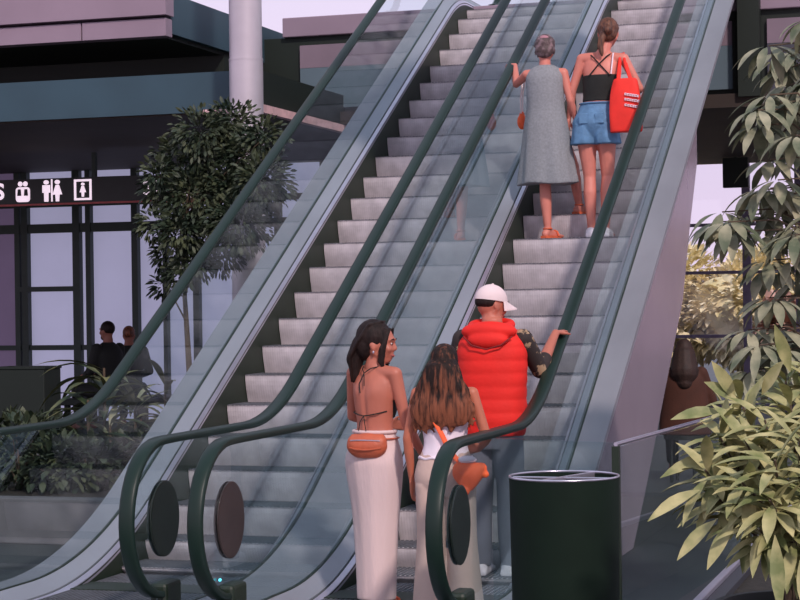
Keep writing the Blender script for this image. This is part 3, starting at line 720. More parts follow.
def tote():
    x0, y0, z0 = .125, 6.27, 2.215
    R = thing('tote_bag', 'bright red cloth tote bag with white lettering hanging at the woman in denim shorts', 'bag', (x0+.300, y0-.145, z0+.81))
    b = MB().loft([(0,0,.0,.115,.035),(0,0,.015,.128,.05),(.0,0,.14,.130,.056),(.0,0,.30,.118,.050),(.0,0,.40,.098,.040),(0,0,.425,.085,.03)], 36, 6, lambda a, z: 1+.03*math.sin(5*a+z*14), .72)
    remesh('bag_body', b, M['redb'], R, .007, 1)
    for dy in (-.028, .028):
        obj('strap', MB().tube([(-.055,dy,.41),(-.056,dy*1.0+.05,.50),(-.060,.12,.635),(-.04,.14,.645),(.0,dy+.06,.52),(.045,dy,.41)], .011, 8, .5), M['redb'], R, True, True)
    random.seed(3)
    for r, (zz, w) in enumerate(((.295,.10),(.255,.105),(.21,.10))):
        x = .005; mk = MB()
        while x < .005+w:
            q = random.uniform(.012,.02); 
            pts = [(x,zz-.008-x*.2),(x+q,zz-.008-x*.2),(x+q,zz-.003-x*.2),(x+.004,zz-.003-x*.2),(x+.004,zz+.004-x*.2),(x+q,zz+.004-x*.2),(x+q,zz+.010-x*.2),(x,zz+.010-x*.2)]
            mk.prism(pts, 'y', -.0655, -.045); x += q+.004
        obj('lettering', mk, M['cami'], R, False, True)
def seated_man(name_label, loc, rz, hair, coat, beard=True, H=1.75, female=False):
    k = frame(H, not female); s = k['s']; d = -.42*s
    for n_ in ('hip','waist','chest','neck','head'): k[n_] = k[n_]+V((0,0,0))
    k['hj'] = {q: V((q*.09,0,.88*s)) for q in (-1,1)}
    k['kn'] = {q: V((q*.12,.42*s,.89*s)) for q in (-1,1)}; k['an'] = {q: V((q*.12,.40*s,.48*s)) for q in (-1,1)}
    k['el'] = {q: V((q*.25,.06,1.12*s)) for q in (-1,1)}; k['wr'] = {q: V((q*.12,.28,1.06*s)) for q in (-1,1)}; k['hd'] = {q: V((-q*.4,.8,.1)) for q in (-1,1)}; k['hn'] = {q: V((-q*.5,0,-1)) for q in (-1,1)}
    R = thing('person', name_label, 'person', loc, rz)
    sh = V((0,0,-.40*s))
    b = body(k); b.v = [(x,y,z-.40*s) for x, y, z in b.v]
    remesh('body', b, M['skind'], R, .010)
    c = MB().loft([(0,0,.80*s,(.25 if female else .175)*s,.16*s),(0,0,.95*s,(.24 if female else .17)*s,.15*s),(0,0,1.1*s,(.22 if female else .172)*s,.14*s),(0,0,1.3*s,.205*s,.135*s),(0,0,1.40*s,.16*s,.10*s),(0,0,1.46*s,.07*s,.065*s)], 30, 5)
    for q in (-1,1): c.chain([k['sh'][q], k['el'][q], k['wr'][q]], [.066*s,.055*s,.042*s])
    c.v = [(x,y,z-.40*s) for x, y, z in c.v]; remesh('jacket', c, M[coat], R, .011, 2)
    t = MB()
    for q in (-1,1): t.chain([k['hj'][q], k['kn'][q], k['an'][q]+V((0,0,.05))], [.10*s,.075*s,.055*s])
    t.v = [(x,y,z-.40*s) for x, y, z in t.v]; remesh('trousers', t, M['blk'], R, .011, 2)
    P0 = k['P']; P = lambda *a: P0(*a)+sh
    h = MB().ball(P(0,-.014,.022),(.082*s,.096*s,.090*s)); 
    if female:
        h.ball(P(0,-.04,-.05),(.105,.075,.12)); h.capsule(P(0,-.05,-.06), P(0,-.08,-.20), .11, .135); h.capsule(P(0,-.09,-.2), P(0,-.11,-.30), .12, .08)
    remesh('hair', h, M[hair], R, .009, 2)
    if beard:
        bd = MB().ball(P(0,.052,-.088),(.045,.042,.04)); remesh('beard', bd, M['hairk'], R, .008, 2)
    return R

# ------------------------------------------------------------------ plants
def leaf(mb, base, d, up, L, W, fold=.25, droop=.6, seg=6):
    b = V(base); d = V(d).normalized(); up = V(up); sd = d.cross(up)
    if sd.length < .05: sd = d.cross(V((1,0,.1)))
    sd.normalize(); up = sd.cross(d).normalized(); vs = []; p = b.copy(); dd = d.copy()
    prof = [.05,.55,.9,1.0,.86,.52,.03] if seg == 6 else [.08,.9,.85,.04]
    for i in range(seg+1):
        w = W*.5*prof[i]; n = sd.cross(dd).normalized()
        vs += [p-sd*w+n*w*fold, p, p+sd*w+n*w*fold]
        dd = (dd+V((0,0,-droop/seg))).normalized(); p = p+dd*(L/seg)
    fs = []
    for i in range(seg):
        a = i*3; fs += [(a,a+1,a+4,a+3),(a+1,a+2,a+5,a+4)]
    mb.add(vs, fs)
def rnd_dir(r=random):
    a = r.uniform(0, 2*PI); z = r.uniform(-1, 1); q = math.sqrt(1-z*z); return V((q*math.cos(a), q*math.sin(a), z))
def broad_shrub():
    base = V((2.52,-1.62,0))
    pot = MB().rings([[(base.x+r*math.cos(a), base.y+r*math.sin(a), z) for a in [2*PI*k/48 for k in range(48)]] for r, z in ((.24,0),(.27,.02),(.315,.52),(.33,.52),(.33,.58),(.30,.58),(.295,.53),(.02,.53))])
    p = thing('planter_pot', 'round black plant pot at the lower right holding the yellow green shrub', 'pot', base)
    obj('bowl', pot, M['pot'], p, True)
    obj('soil', MB().rings([[(base.x+r*math.cos(a), base.y+r*math.sin(a), z) for a in [2*PI*k/30 for k in range(30)]] for r, z in ((.29,.50),(.29,.545),(.01,.56))]), M['soil'], p)
    R = thing('leafy_shrub', 'dense shrub with long pointed yellow green leaves beside the black bin', 'plant', (base.x, base.y, .55))
    rr = random.Random(11); st = MB(); fo = MB()
    tips = [(718,434,-1.75),(705,470,-1.9),(720,500,-1.9),(738,395,-1.6),(745,440,-1.9),(740,480,-2.1),(765,420,-1.8),(775,460,-2.1),(770,500,-2.2),(790,400,-1.6),(800,440,-2.0),(805,490,-2.1),(760,530,-2.1),(795,540,-2.1),(725,415,-1.4),(720,450,-1.6),(830,420,-1.7),(840,480,-1.9),(785,375,-1.4),(800,385,-1.3),(820,370,-1.4),(750,470,-1.4),(830,530,-1.6)]
    for px, py, Y in tips:
        t = at(px, py, Y=Y); b0 = V((base.x+rr.uniform(-.08,.08), base.y+rr.uniform(-.08,.08), .54)); mid = b0*.45+t*.55+V((0,0,.06))
        st.tube([b0, b0*.7+mid*.3+V((0,0,.05)), mid, t], [.011,.009,.007,.004], 6)
        out = (t-V((base.x, base.y, .75))).normalized()
        for j in range(21):
            a = j*2.4+rr.uniform(-.3,.3); el = rr.uniform(-.2,.75)
            s1 = out.cross(V((0,0,1))).normalized(); s2 = s1.cross(out)
            d = (out*(.35+el)+s1*math.cos(a)+s2*math.sin(a)*.8+V((0,0,.10))).normalized()
            o = t-(t-mid)*(.04+.80*(j/21))
            leaf(fo, o, d, V((0,-.25,1)), rr.uniform(.13,.23), rr.uniform(.038,.054), .35, rr.uniform(.5,1.0))
    for px, py, Y, dx, dz, L in ((722,412,-1.8,-1,.1,.19),(738,402,-1.7,-.6,.6,.15),(735,400,-1.7,-.3,.8,.18),(716,520,-2.0,-.8,-.6,.20),(700,490,-1.95,-1,-.35,.22),(735,520,-2.1,-.5,-.7,.2),(775,535,-2.2,.1,-1,.26),(762,395,-1.6,.4,.8,.17),(716,456,-1.8,-1,-.15,.22),(800,560,-2.1,.2,-1,.2),(790,372,-1.5,-.2,1,.2)):
        leaf(fo, at(px,py,Y=Y), V((dx,-.3,dz)), V((0,-.8,.6)), L, .050, .3, .4)
    obj('stem', st, M['bark'], R, True); obj('foliage', fo, M['leafy'], R, True)
def umbrella_tree():
    base = V((2.42,1.1,.44)); rr = random.Random(5)
    R = thing('umbrella_tree', 'tall umbrella plant with drooping fingered leaves at the right edge', 'plant', base)
    st = MB(); fo = MB()
    trunk = [base-V((0,0,.05)), base+V((-.02,.02,.8)), base+V((0,-.03,1.5)), base+V((-.05,0,2.1)), base+V((-.03,.02,2.6))]
    st.tube(trunk, [.032,.028,.024,.020,.012], 8)
    st.tube([base+V((.05,.08,0)), base+V((.12,.1,.9)), base+V((.08,.1,1.8)), base+V((.16,.05,2.7))], [.026,.022,.018,.010], 8)
    c = [(760,125),(770,95),(785,70),(800,50),(760,190),(728,222),(770,215),(790,190),(800,150),(785,130),(800,100),(815,215),(815,80),(770,160),(748,330),(775,300),(790,260),(800,330),(815,290),(765,270),(790,350),(815,350),(830,150),(835,250),(760,345),(810,20),(780,330),(790,225),(812,185),(825,120),(722,212),(748,215),(758,110),(778,180),(795,235),(765,235),(780,60),(790,85),(800,280),(775,375),(800,200),(750,370),(735,232),(720,222)]
    c += [(rr.uniform(768,850), rr.uniform(30,370)) for _ in range(34)]
    for px, py in c:
        Y = rr.uniform(.7,1.6); t = at(px, py, Y=Y)
        q = min(.98, max(.1, (t.z-base.z+.0)/2.6)); src = base+V((-.03,0,2.6*q-.12))
        st.tube([src, src*.5+t*.5+V((0,0,.07)), t], [.007,.005,.004], 5)
        n = rr.choice((7,8,9)); a0 = rr.uniform(0,6.28)
        for j in range(n):
            a = a0+2*PI*j/n; d = V((math.cos(a), math.sin(a)*.8-.25, -.25+.12*math.cos(a*2)))
            pet = t+d.normalized()*.03; leaf(fo, pet, d, V((0,-.1,1)), rr.uniform(.15,.22), rr.uniform(.05,.068), .22, rr.uniform(.7,1.5))
    obj('stem', st, M['bark'], R, True); obj('foliage', fo, M['leafg'], R, True)
def small_tree():
    base = V((-3.78,7.05,.30)); rr = random.Random(9)
    R = thing('small_leaved_tree', 'small dark leaved tree in front of the round column, left of the escalators', 'tree', base)
    st = MB(); fo = MB(); st.tube([base-V((0,0,.05)), base+V((.03,0,.8)), base+V((-.02,.03,1.5)), base+V((.02,0,2.3))], [.035,.03,.022,.012], 8)
    cl = [(200,135,.20),(235,130,.2),(180,160,.20),(215,165,.25),(250,160,.22),(165,190,.17),(195,200,.24),(235,195,.26),(262,185,.2),(205,235,.2),(180,232,.16),(240,225,.22),(158,175,.12),(170,255,.13),(195,262,.14),(165,288,.09),(180,275,.11),(222,255,.15),(155,225,.12),(262,140,.16),(225,118,.12)]
    for px, py, r in cl:
        c = at(px, py, Y=7.05+rr.uniform(-.3,.3)); s0 = base+V((0,0,min(2.2,max(.9,c.z-base.z-.3))))
        st.tube([s0, s0*.5+c*.5+V((0,0,.03)), c], [.010,.007,.004], 5)
        for j in range(int(620*(r/.2)**2)):
            d = rnd_dir(rr); o = c+V((d.x*1.15,d.y,d.z))*r*1.25*rr.uniform(.2,1.0)**.6
            leaf(fo, o, d+V((0,0,-.2)), rnd_dir(rr)+V((0,0,.8)), rr.uniform(.05,.085), rr.uniform(.022,.036), .2, .4, 3)
    obj('branches', st, M['bark'], R, True); obj('foliage', fo, M['leafd'], R, True)
def frond_plant(px, py, Y, n, L, W, label, m, seed, zb=.31, lean=(0,0)):
    rr = random.Random(seed); t = at(px, py, Y=Y); base = V((t.x, t.y, zb))
    R = thing('broad_leaved_plant', label, 'plant', base, 0, None); fo = MB(); st = MB()
    st.tube([base-V((0,0,.03)), base*.5+t*.5, t], [.018,.014,.01], 6)
    for j in range(n):
        a = 2*PI*j/n+rr.uniform(-.3,.3); el = rr.uniform(.25,1.3)
        d = V((math.cos(a)+lean[0], math.sin(a)*.7, el+lean[1]))
        h = rr.uniform(.25,1.0); o = base*(1-h)+t*h
        leaf(fo, o, d, V((0,0,1)), L*rr.uniform(.7,1.15), W*rr.uniform(.8,1.15), .3, rr.uniform(.7,1.6))
    obj('stem', st, M['bark'], R, True); obj('foliage', fo, m, R, True)
def bush(c, r, n, L, W, label, m, seed, name='leafy_bush', cat='plant', zb=.31, group=None, core=False):
    rr = random.Random(seed); c = V(c); base = V((c.x, c.y, zb))
    R = thing(name, label, cat, base, 0, group); fo = MB(); st = MB()
    for j in range(7):
        d = rnd_dir(rr); st.tube([base-V((0,0,.02)), base*.5+c*.5+V((d.x,d.y,0))*r[0]*.2, c+V((d.x*r[0],d.y*r[1],d.z*r[2]))*.7], [.014,.010,.004] if L < .5 else [.09,.07,.03], 5)
    for j in range(n):
        d = rnd_dir(rr); q = rr.uniform(.15,1)**.45; bump = 1+.18*math.sin(d.x*5+seed)+.15*math.sin(d.z*6+seed*2)
        o = c+V((d.x*r[0], d.y*r[1], d.z*r[2]))*q*bump
        leaf(fo, o, d+V((0,0,.25))+rnd_dir(rr)*.5, V((0,0,1)), L*rr.uniform(.7,1.2), W*rr.uniform(.7,1.2), .25, .7, 3 if n > 500 else 6)
    if core:
        for j in range(14):
            d = rnd_dir(rr); fo.ball(c+V((d.x*r[0],d.y*r[1],d.z*r[2]))*.45, (r[0]*.42,r[1]*.42,r[2]*.42))
    obj('stem', st, M['bark'], R, True); obj('foliage', fo, m, R, True)

# ------------------------------------------------------------------ the setting
struct('floor', MB().box((-24,-14,-.2),(16,21,0)), M['floor'])
escalator(XL, 'left escalator, empty, its grey steps running up behind the dark handrails', (.188,.1875)[::1] and (.17,.1875), ('kerbd',None), .07, (M['disc'], M['disc']))
escalator(0, 'right escalator carrying the man in the red vest and two women near its top', (.1875,.18), (None,'clad'), .064, (M['discb'], M['disc']))
tag(obj('indicator_light', MB().ball((0,0,0),(.006,.016,.008)), M['blueled']), 'small cyan indicator light low on the balustrade behind the left newel post', 'light').location = at(220,580,X=-.60)

# upper floor bridge and bulkhead behind the escalator tops
def fascia():
    Y = 11.0
    struct('trim_1', MB().box((-4.32,Y,4.66),(8,Y+1.9,4.875)), M['mauve'], bevel=.01)
    struct('trim_2', MB().box((-4.6,Y+.06,3.78),(8,Y+.35,4.66)), M['black'])
    for i, (a, b) in enumerate(((-4.12,-2.45),(-2.40,-.9),(-.85,.62),(.98,2.6),(2.65,4.6))):
        struct('trim_%d'%(3+2*i), MB().box((a,Y+.01,4.31),(b,Y+.06,4.56)), M['mauved'])
        struct('trim_%d'%(4+2*i), MB().box((a,Y+.012,3.86 if a < 0 else 3.80),(b,Y+.06,4.308)), M['tealw'] if a < 0 else M['slate'])
    struct('trim_20', MB().box((.70,Y-.16,3.76),(.92,Y,4.9)), M['black'])
    struct('ceiling', MB().box((-4.6,Y+.06,3.72),(8,20,3.80)), M['brown'])
    struct('trim_21', MB().box((-4.6,10.9,3.66),(8,11.36,3.80)), M['brown'])
fascia()
# left building: lower canopy slab, dark recess, upper slab
R_ = struct('ceiling_canopy', MB().box((-20,8.53,3.60),(-3.62,15.1,3.99)), M['black']); R_.name = 'trim_22'
struct('trim_29', MB().box((-20,8.49,3.60),(-3.62,8.53,3.99)), M['teal'])
struct('trim_23', MB().box((-20,8.54,3.585),(-3.64,15.1,3.62)), M['brown'])
struct('trim_24', MB().box((-3.66,8.5,3.575),(-3.585,15.1,3.655)), M['pink'])  # light along the canopy side edge, put in as a pink strip
struct('trim_25', MB().box((-4.2,8.46,3.575),(-3.6,8.52,3.62)), M['pink'])  # same painted light, short piece on the front edge
struct('wall_recess', MB().box((-20,10.0,3.99),(-4.6,10.2,4.37)), M['black'])
struct('trim_26', MB().box((-20,8.56,4.36),(-4.62,15,4.40)), M['black'])
struct('trim_27', MB().box((-20,8.55,4.40),(-4.56,15,4.80)), M['teal'])
x = -4.55; i = 0
while x > -9.6:
    w = 1.0 if i else .92
    struct('trim_%d'%(30+2*i), MB().box((x-w+.015,8.40,4.358),(x,8.56,4.535)), M['mauve'], bevel=.004)
    x -= w; i += 1
struct('trim_28', MB().box((-20,8.36,4.56),(-4.53,8.56,5.5)), M['mauve'], bevel=.004)
col = thing('column', 'round pale grey column rising behind the small tree, left of the escalators', 'column', (-3.545,8.0,0))
obj('shaft', MB().tube([(-3.545,8,z) for z in (0,1,2,3,4.02)], .160, 32, 1, (1,0,0)), M['column'], col, True)
obj('upper_shaft', MB().tube([(-3.545,8,z) for z in (4.02,5,6.5)], .155, 32, 1, (1,0,0)), M['column'], col, True)
obj('joint_ring', MB().tube([(-3.545,8,z) for z in (4.01,4.03)], .162, 32, 1, (1,0,0)), M['column'], col, True)

# shop front at the far left
YW = 14.9
def px_x(px, Y=YW): return at(px, 300, Y=Y).x
def px_z(py, px=80, Y=YW): return at(px, py, Y=Y).z
struct('wall_left', MB().box((-20,YW+.25,0),(-4.6,YW+.4,3.6)), M['black'])
mull = [(-30,-22),(15,20),(22,28),(73,80),(86,91),(132,138),(163,167),(193,199),(235,240),(275,281),(318,323)]
allx = [(px_x(a), px_x(b)) for a, b in mull]
top, zt1, zt2 = px_z(164), px_z(207), px_z(203)
wid = 1
for i in range(len(allx)-1):
    a, b = allx[i][1], allx[i+1][0]
    w = struct('window_%d'%wid, MB().box((a,YW+.10,.12),(b,YW+.13,top)), M['litd'] if i == 0 else M['lit']); wid += 1
    f = MB(); f.box((allx[i][0],YW,.0),(a,YW+.16,top+.05)); f.box((a,YW+.01,px_z(232)),(b,YW+.14,px_z(223))); f.box((a,YW+.01,px_z(206)),(b,YW+.14,px_z(200))); f.box((a,YW+.01,0),(b,YW+.14,.14))
    if 0 < i < 3: f.box((a,YW+.0,px_z(291)),(b,YW+.12,px_z(286)))
    if i < 5: f.box((a,YW+.02,px_z(350)),(b,YW+.12,px_z(345)))
    obj('window_frame', f, M['frame'], w)
struct('trim_41', MB().box((-20,YW-.02,top),(-4.6,YW+.25,3.6)), M['black'])
# sign band with pictograms
YS_ = 12.0; zb, zt = at(60,203,Y=YS_).z, at(60,178,Y=YS_).z
sg = thing('hanging_sign', 'long dark curved sign band with white restroom pictograms above the shop front', 'sign', (-8.5,YS_,zb))
arc = [(-6.94+1.5*math.sin(a), 13.5-1.5*math.cos(a)) for a in [PI/2*k/14 for k in range(15)]]
out = [(-14,YS_)]+arc; inn = [(x_, y_) for x_, y_ in [(-6.94+1.35*math.sin(a), 13.5-1.35*math.cos(a)) for a in [PI/2*k/14 for k in range(14,-1,-1)]]]+[(-14,YS_+.15)]
obj('sign_band', MB().prism(out+inn, 'z', zb, zt), M['sign'], sg)
out2 = [(-14,YS_-.012)]+[(-6.94+1.512*math.sin(a), 13.5-1.512*math.cos(a)) for a in [PI/2*k/14 for k in range(15)]]
inn2 = [(-6.94+1.49*math.sin(a), 13.5-1.49*math.cos(a)) for a in [PI/2*k/14 for k in range(14,-1,-1)]]+[(-14,YS_+.01)]
obj('sign_led_line', MB().prism(out2+inn2, 'z', zb-.022, zb), M['coral'], sg)  # faint LED line under the sign, its glow put into plain coral colour
for hx in (-9, -7.2): obj('hanger', MB().box((hx,YS_+.05,zt),(hx+.05,YS_+.1,3.57)), M['frame'], sg)
zc = (zb+zt)/2; 
def picto(mb): obj('pictogram', mb, M['white'], sg)
def rrect(cx, cz, w, h, r):
    pts = []
    for sx, sz, a0 in ((1,1,0),(-1,1,1),(-1,-1,2),(1,-1,3)):
        for q in range(5):
            a = (a0+q/4)*PI/2; pts.append((cx+sx*(w/2-r)+r*math.cos(a), cz+sz*(h/2-r)+r*math.sin(a)))
    return pts
def man(mb, cx, cz, h, skirt=False, y0=None):
    y0 = YS_-.012; y1 = YS_
    mb.prism([(cx+.13*h*math.cos(a), cz+.40*h+.10*h*math.sin(a)) for a in [2*PI*k/16 for k in range(16)]], 'y', y0, y1)
    if skirt: mb.prism([(cx-.08*h,cz+.27*h),(cx+.08*h,cz+.27*h),(cx+.24*h,cz-.18*h),(cx+.10*h,cz-.18*h),(cx+.08*h,cz-.5*h),(cx-.08*h,cz-.5*h),(cx-.10*h,cz-.18*h),(cx-.24*h,cz-.18*h)], 'y', y0, y1)
    else: mb.prism([(cx-.19*h,cz+.27*h),(cx+.19*h,cz+.27*h),(cx+.20*h,cz-.08*h),(cx+.11*h,cz-.08*h),(cx+.10*h,cz-.5*h),(cx-.10*h,cz-.5*h),(cx-.11*h,cz-.08*h),(cx-.20*h,cz-.08*h)], 'y', y0, y1)
def X_(px): return at(px, 188, Y=YS_).x
# rounded pictogram: adult and child block
m_ = MB(); cx = X_(23); hh = .25
m_.prism(rrect(cx, zc-.035, .19, .18, .04), 'y', YS_-.010, YS_)
for dx in (-.035, .035): m_.prism([(cx+dx+.03*math.cos(a), zc+.095+.03*math.sin(a)) for a in [2*PI*k/16 for k in range(16)]], 'y', YS_-.010, YS_)
picto(m_)
m2 = MB(); 
for dx in (-.045, .045): m2.prism([(cx+dx-.02,zc+.03),(cx+dx+.02,zc+.03),(cx+dx+.028,zc-.05),(cx+dx-.028,zc-.05)], 'y', YS_-.014, YS_-.009)
obj('pictogram_detail', m2, M['sign'], sg)
m_ = MB(); cx = X_(52); man(m_, cx-.075, zc, .26); man(m_, cx+.075, zc, .26, True); m_.box((cx-.008,YS_-.012,zc-.13),(cx+.008,YS_,zc+.14)); picto(m_)
m_ = MB(); cx = X_(83)
for a, b in (((cx-.115,zc-.125),(cx+.115,zc-.10)),((cx-.115,zc+.10),(cx+.115,zc+.125)),((cx-.115,zc-.10),(cx-.09,zc+.10)),((cx+.09,zc-.10),(cx+.115,zc+.10))): m_.box((a[0],YS_-.012,a[1]),(b[0],YS_,b[1]))
man(m_, cx, zc, .17, True); picto(m_)
def text(s_, x_, y_, z_, size, rz, parent, m):
    cu = bpy.data.curves.new('lettering', 'FONT'); cu.body = s_; cu.size = size; cu.extrude = .006; cu.offset = .006; cu.align_x = 'CENTER'; cu.align_y = 'CENTER'
    o = bpy.data.objects.new('t', cu); C.objects.link(o); dg = bpy.context.evaluated_depsgraph_get(); dg.update()
    me = bpy.data.meshes.new_from_object(o.evaluated_get(dg)); bpy.data.objects.remove(o)
    me.materials.clear(); me.materials.append(m)
    w = bpy.data.objects.new('lettering', me); C.objects.link(w); w.parent = parent
    l = parent.location; w.location = (x_-l.x, y_-l.y, z_-l.z); w.rotation_euler = (PI/2, 0, rz)
text('S', X_(0), YS_-.01, zc, .27, 0, sg, M['white'])
a = math.radians(22); text('SO', -6.94+1.512*math.sin(a)+.0, 13.5-1.512*math.cos(a), zc+.0, .25, a, sg, M['white'])
a = math.radians(37); text('rs', -6.94+1.512*math.sin(a)+.0, 13.5-1.512*math.cos(a), zc-.07, .14, a, sg, M['white'])

# right side: glazed wall with the trees outside
YR = 20.0
def zR(py, px=745): return at(px, py, Y=YR).z
zt_ = 3.72
xs = [px_x(p_, YR) for p_ in (560,603,655,747,800,850,900,960)]
n = wid
for i in range(len(xs)-1):
    w = struct('window_%d'%n, MB().box((xs[i],YR+.04,.1),(xs[i+1],YR+.055,zt_)), M['pane']); n += 1
    f = MB(); f.box((xs[i]-.06,YR,0),(xs[i]+.06,YR+.1,zt_))
    for py in (224,272,336): z_ = zR(py); f.box((xs[i],YR+.01,z_-.024),(xs[i+1],YR+.09,z_+.024))
    f.box((xs[i],YR,0),(xs[i+1],YR+.1,.12)); obj('window_frame', f, M['bframe'], w)
struct('wall_back', MB().box((-4.9,YR-.05,0),(xs[0]-.04,YR+.2,3.72)), M['brown'])
struct('reflection_wall', MB().box((2.62,YR-.05,.9),(9,YR+.2,3.72)), mat('pale mauve plaster', rgb(206,186,204), .8, 0, .05, 1))  # unseen wall, added to give the cladding a pale mauve reflection
struct('reflection_wall_base', MB().box((2.62,YR-.12,0),(9,YR+.2,.9)), M['kerbd'])  # unseen dark base, added to darken low reflections in the glass
struct('ground_outside', MB().box((-24,21,-.2),(30,60,-.02)), M['kerb']).name = 'floor_outside'
rr = random.Random(2)
sp_ = [(-3.2,27,1.6,1.5,'outleaf'),(-1.2,26.5,1.5,1.35,'outleaf'),(.6,27.5,1.55,1.4,'outleaf'),(2.4,27,1.6,1.6,'outleaf'),(-.2,25,1.0,.7,'outpink'),(4.4,28,2,2.2,'outleaf')]
desc = ['sunlit yellow green tree outside the window wall, mostly behind the right escalator','sunlit yellow tree outside behind the left window pane beside the escalator','sunlit yellow tree outside behind the middle window mullion','sunlit tree outside behind the panes at the right edge','low pinkish bush outside at the foot of the window wall','larger sunlit tree outside beyond the right edge of the windows']
for (x_, y_, z_, r_, m_), dsc in zip(sp_, desc):
    bush((x_, y_, z_), (r_, r_, r_*.85 if r_ < 1 else r_*.75), 4200, .22, .13, dsc, M[m_], int(x_*10)+50, 'outdoor_tree' if r_ > 1 else 'outdoor_bush', 'tree' if r_ > 1 else 'bush', -.02, None, True)
s1 = at(735,157,Y=18.6); 
p0, p1 = at(723,188,Y=18.6), at(748,157,Y=18.6)
hs = thing('hanging_screen', 'dark blank screen hanging in front of the bright window at upper right', 'screen', ((p0.x+p1.x)/2,18.6,p0.z))
obj('panel', MB().box((p0.x,18.57,p0.z),(p1.x,18.66,p1.z)), M['black'], hs, bevel=.01)
obj('hanger', MB().box(((p0.x+p1.x)/2-.02,18.6,p1.z),((p0.x+p1.x)/2+.02,18.64,3.74)), M['frame'], hs)
l0 = at(749,112,Y=12.5); sl = thing('spotlight', 'small tilted spotlight with a lit pink tube under the brown soffit at right', 'light', l0)
Rq = Matrix.Rotation(.62, 3, 'Y')
def tb(mb): mb.v = [tuple(Rq @ V(v)) for v in mb.v]; return mb
obj('housing', tb(MB().box((-.17,-.05,-.02),(.17,.06,.10))), M['frame'], sl, False, True)
obj('lamp_tube', tb(MB().tube([(-.09,-.07,-.005),(.10,-.07,-.005)], .022, 10)), M['lamp'], sl, True, True)
obj('bracket', MB().box((-.01,0,.05),(.01,.02,3.70-l0.z)), M['frame'], sl, False, True)

# left planter bed
bed = thing('planter_bed', 'long low grey stone planter bed left of the left escalator', 'planter', (-5,6,0))
obj('kerb', MB().box((-8.5,3.58,0),(-2.55,3.74,.33)).box((-8.5,7.7,0),(-2.55,7.82,.33)).box((-2.67,3.74,0),(-2.55,7.7,.33)).box((-8.5,3.74,0),(-8.38,7.7,.33)), M['kerb'], bed, bevel=.008)
obj('soil', MB().box((-8.38,3.74,.02),(-2.67,7.7,.29)), M['soil'], bed)
small_tree()
frond_plant(104,368,5.2,26,.60,.085,'dark long leaved plant in the left bed in front of the seated men', M['leafl'], 3, lean=(-.35,.0))
frond_plant(88,400,4.9,16,.45,.10,'dark broad leaved plant lowest at the left edge of the bed', M['leafl'], 4)
frond_plant(135,400,5.6,26,.42,.06,'pale spiky plant seen through the left balustrade glass', M['leafg'], 6)
frond_plant(110,425,5.0,18,.36,.07,'low pale plant behind the left escalator deck', M['leafg'], 8)
frond_plant(165,385,6.4,20,.4,.07,'dim plant in the bed close to the left escalator steps', M['leafl'], 12)
for i, (px, py, Y, r_) in enumerate(((20,455,4.6,.42),(62,455,4.5,.34),(95,450,4.6,.32),(40,430,5.6,.4),(130,430,5.2,.32),(5,420,6.2,.4))):
    c_ = at(px, py, Y=Y); bush((c_.x, c_.y, .31+r_*.55), (r_, r_*.8, r_*.62), 480, .10, .05, ['dark ground bush at the far left front of the planter bed','second dark ground bush at the front of the planter bed','dark ground bush beside the curve of the left escalator deck','dark bush behind the front row of the planter bed','dark bush under the left balustrade glass','dark bush at the back left of the planter bed'][i], M['leafd'], 20+i)
b0, b1 = at(-6,367,Y=10.5), at(44,367,Y=10.5)
bx = thing('waste_box', 'dark square box standing at the far left behind the planter', 'box', ((b0.x+b1.x)/2,10.7,0))
obj('body', MB().box((b0.x,10.5,.04),(b1.x,10.9,b0.z-.03)), M['black'], bx, bevel=.01)
obj('lid', MB().box((b0.x-.01,10.49,b0.z-.03),(b1.x+.01,10.91,b0.z)), M['black'], bx, bevel=.006)
# bench and seated people at the far left
hA = at(108,337,Y=12.6); hB = at(129,347,Y=13.3)
bn = thing('bench', 'high dark bench under the two seated men at the far left', 'bench', (hA.x+.15,12.95,0))
obj('seat', MB().box((hA.x-.6,12.35,.50),(hB.x+.7,13.55,.58)), M['black'], bn, bevel=.01)
for dx, dy in ((-.5,.12),(.55,.12),(-.5,1.05),(.55,1.05)): obj('leg', MB().box((hA.x+dx-.03,12.35+dy-.03,0),(hA.x+dx+.03,12.35+dy+.03,.50)), M['black'], bn)
seated_man('bearded man in black with his head turned left, sitting behind the planter at far left', (hA.x,12.6,.18), math.radians(70), 'hairk', 'blk')
seated_man('brown haired man in black half hidden by the handrail, next to the bearded man', (hB.x,13.3,.18), math.radians(20), 'hairm', 'blk', False, 1.66)
hC = at(684,352,Y=9.0)
bn = thing('stool', 'dark stool under the person in the rust brown coat', 'stool', (hC.x,9.0,0))
obj('seat', MB().tube([(hC.x,9,.40),(hC.x,9,.44)], .20, 24, 1, (1,0,0)), M['black'], bn)
for q in range(4): obj('leg', MB().tube([(hC.x+.15*math.cos(q*PI/2+.7),9+.15*math.sin(q*PI/2+.7),z_) for z_ in (0,.4)], .015, 8), M['black'], bn)
seated_man('person with long rust brown hair and coat sitting below the right escalator', (hC.x,9.0,.05), math.radians(10), 'hairr', 'rust', False, 1.66, True)

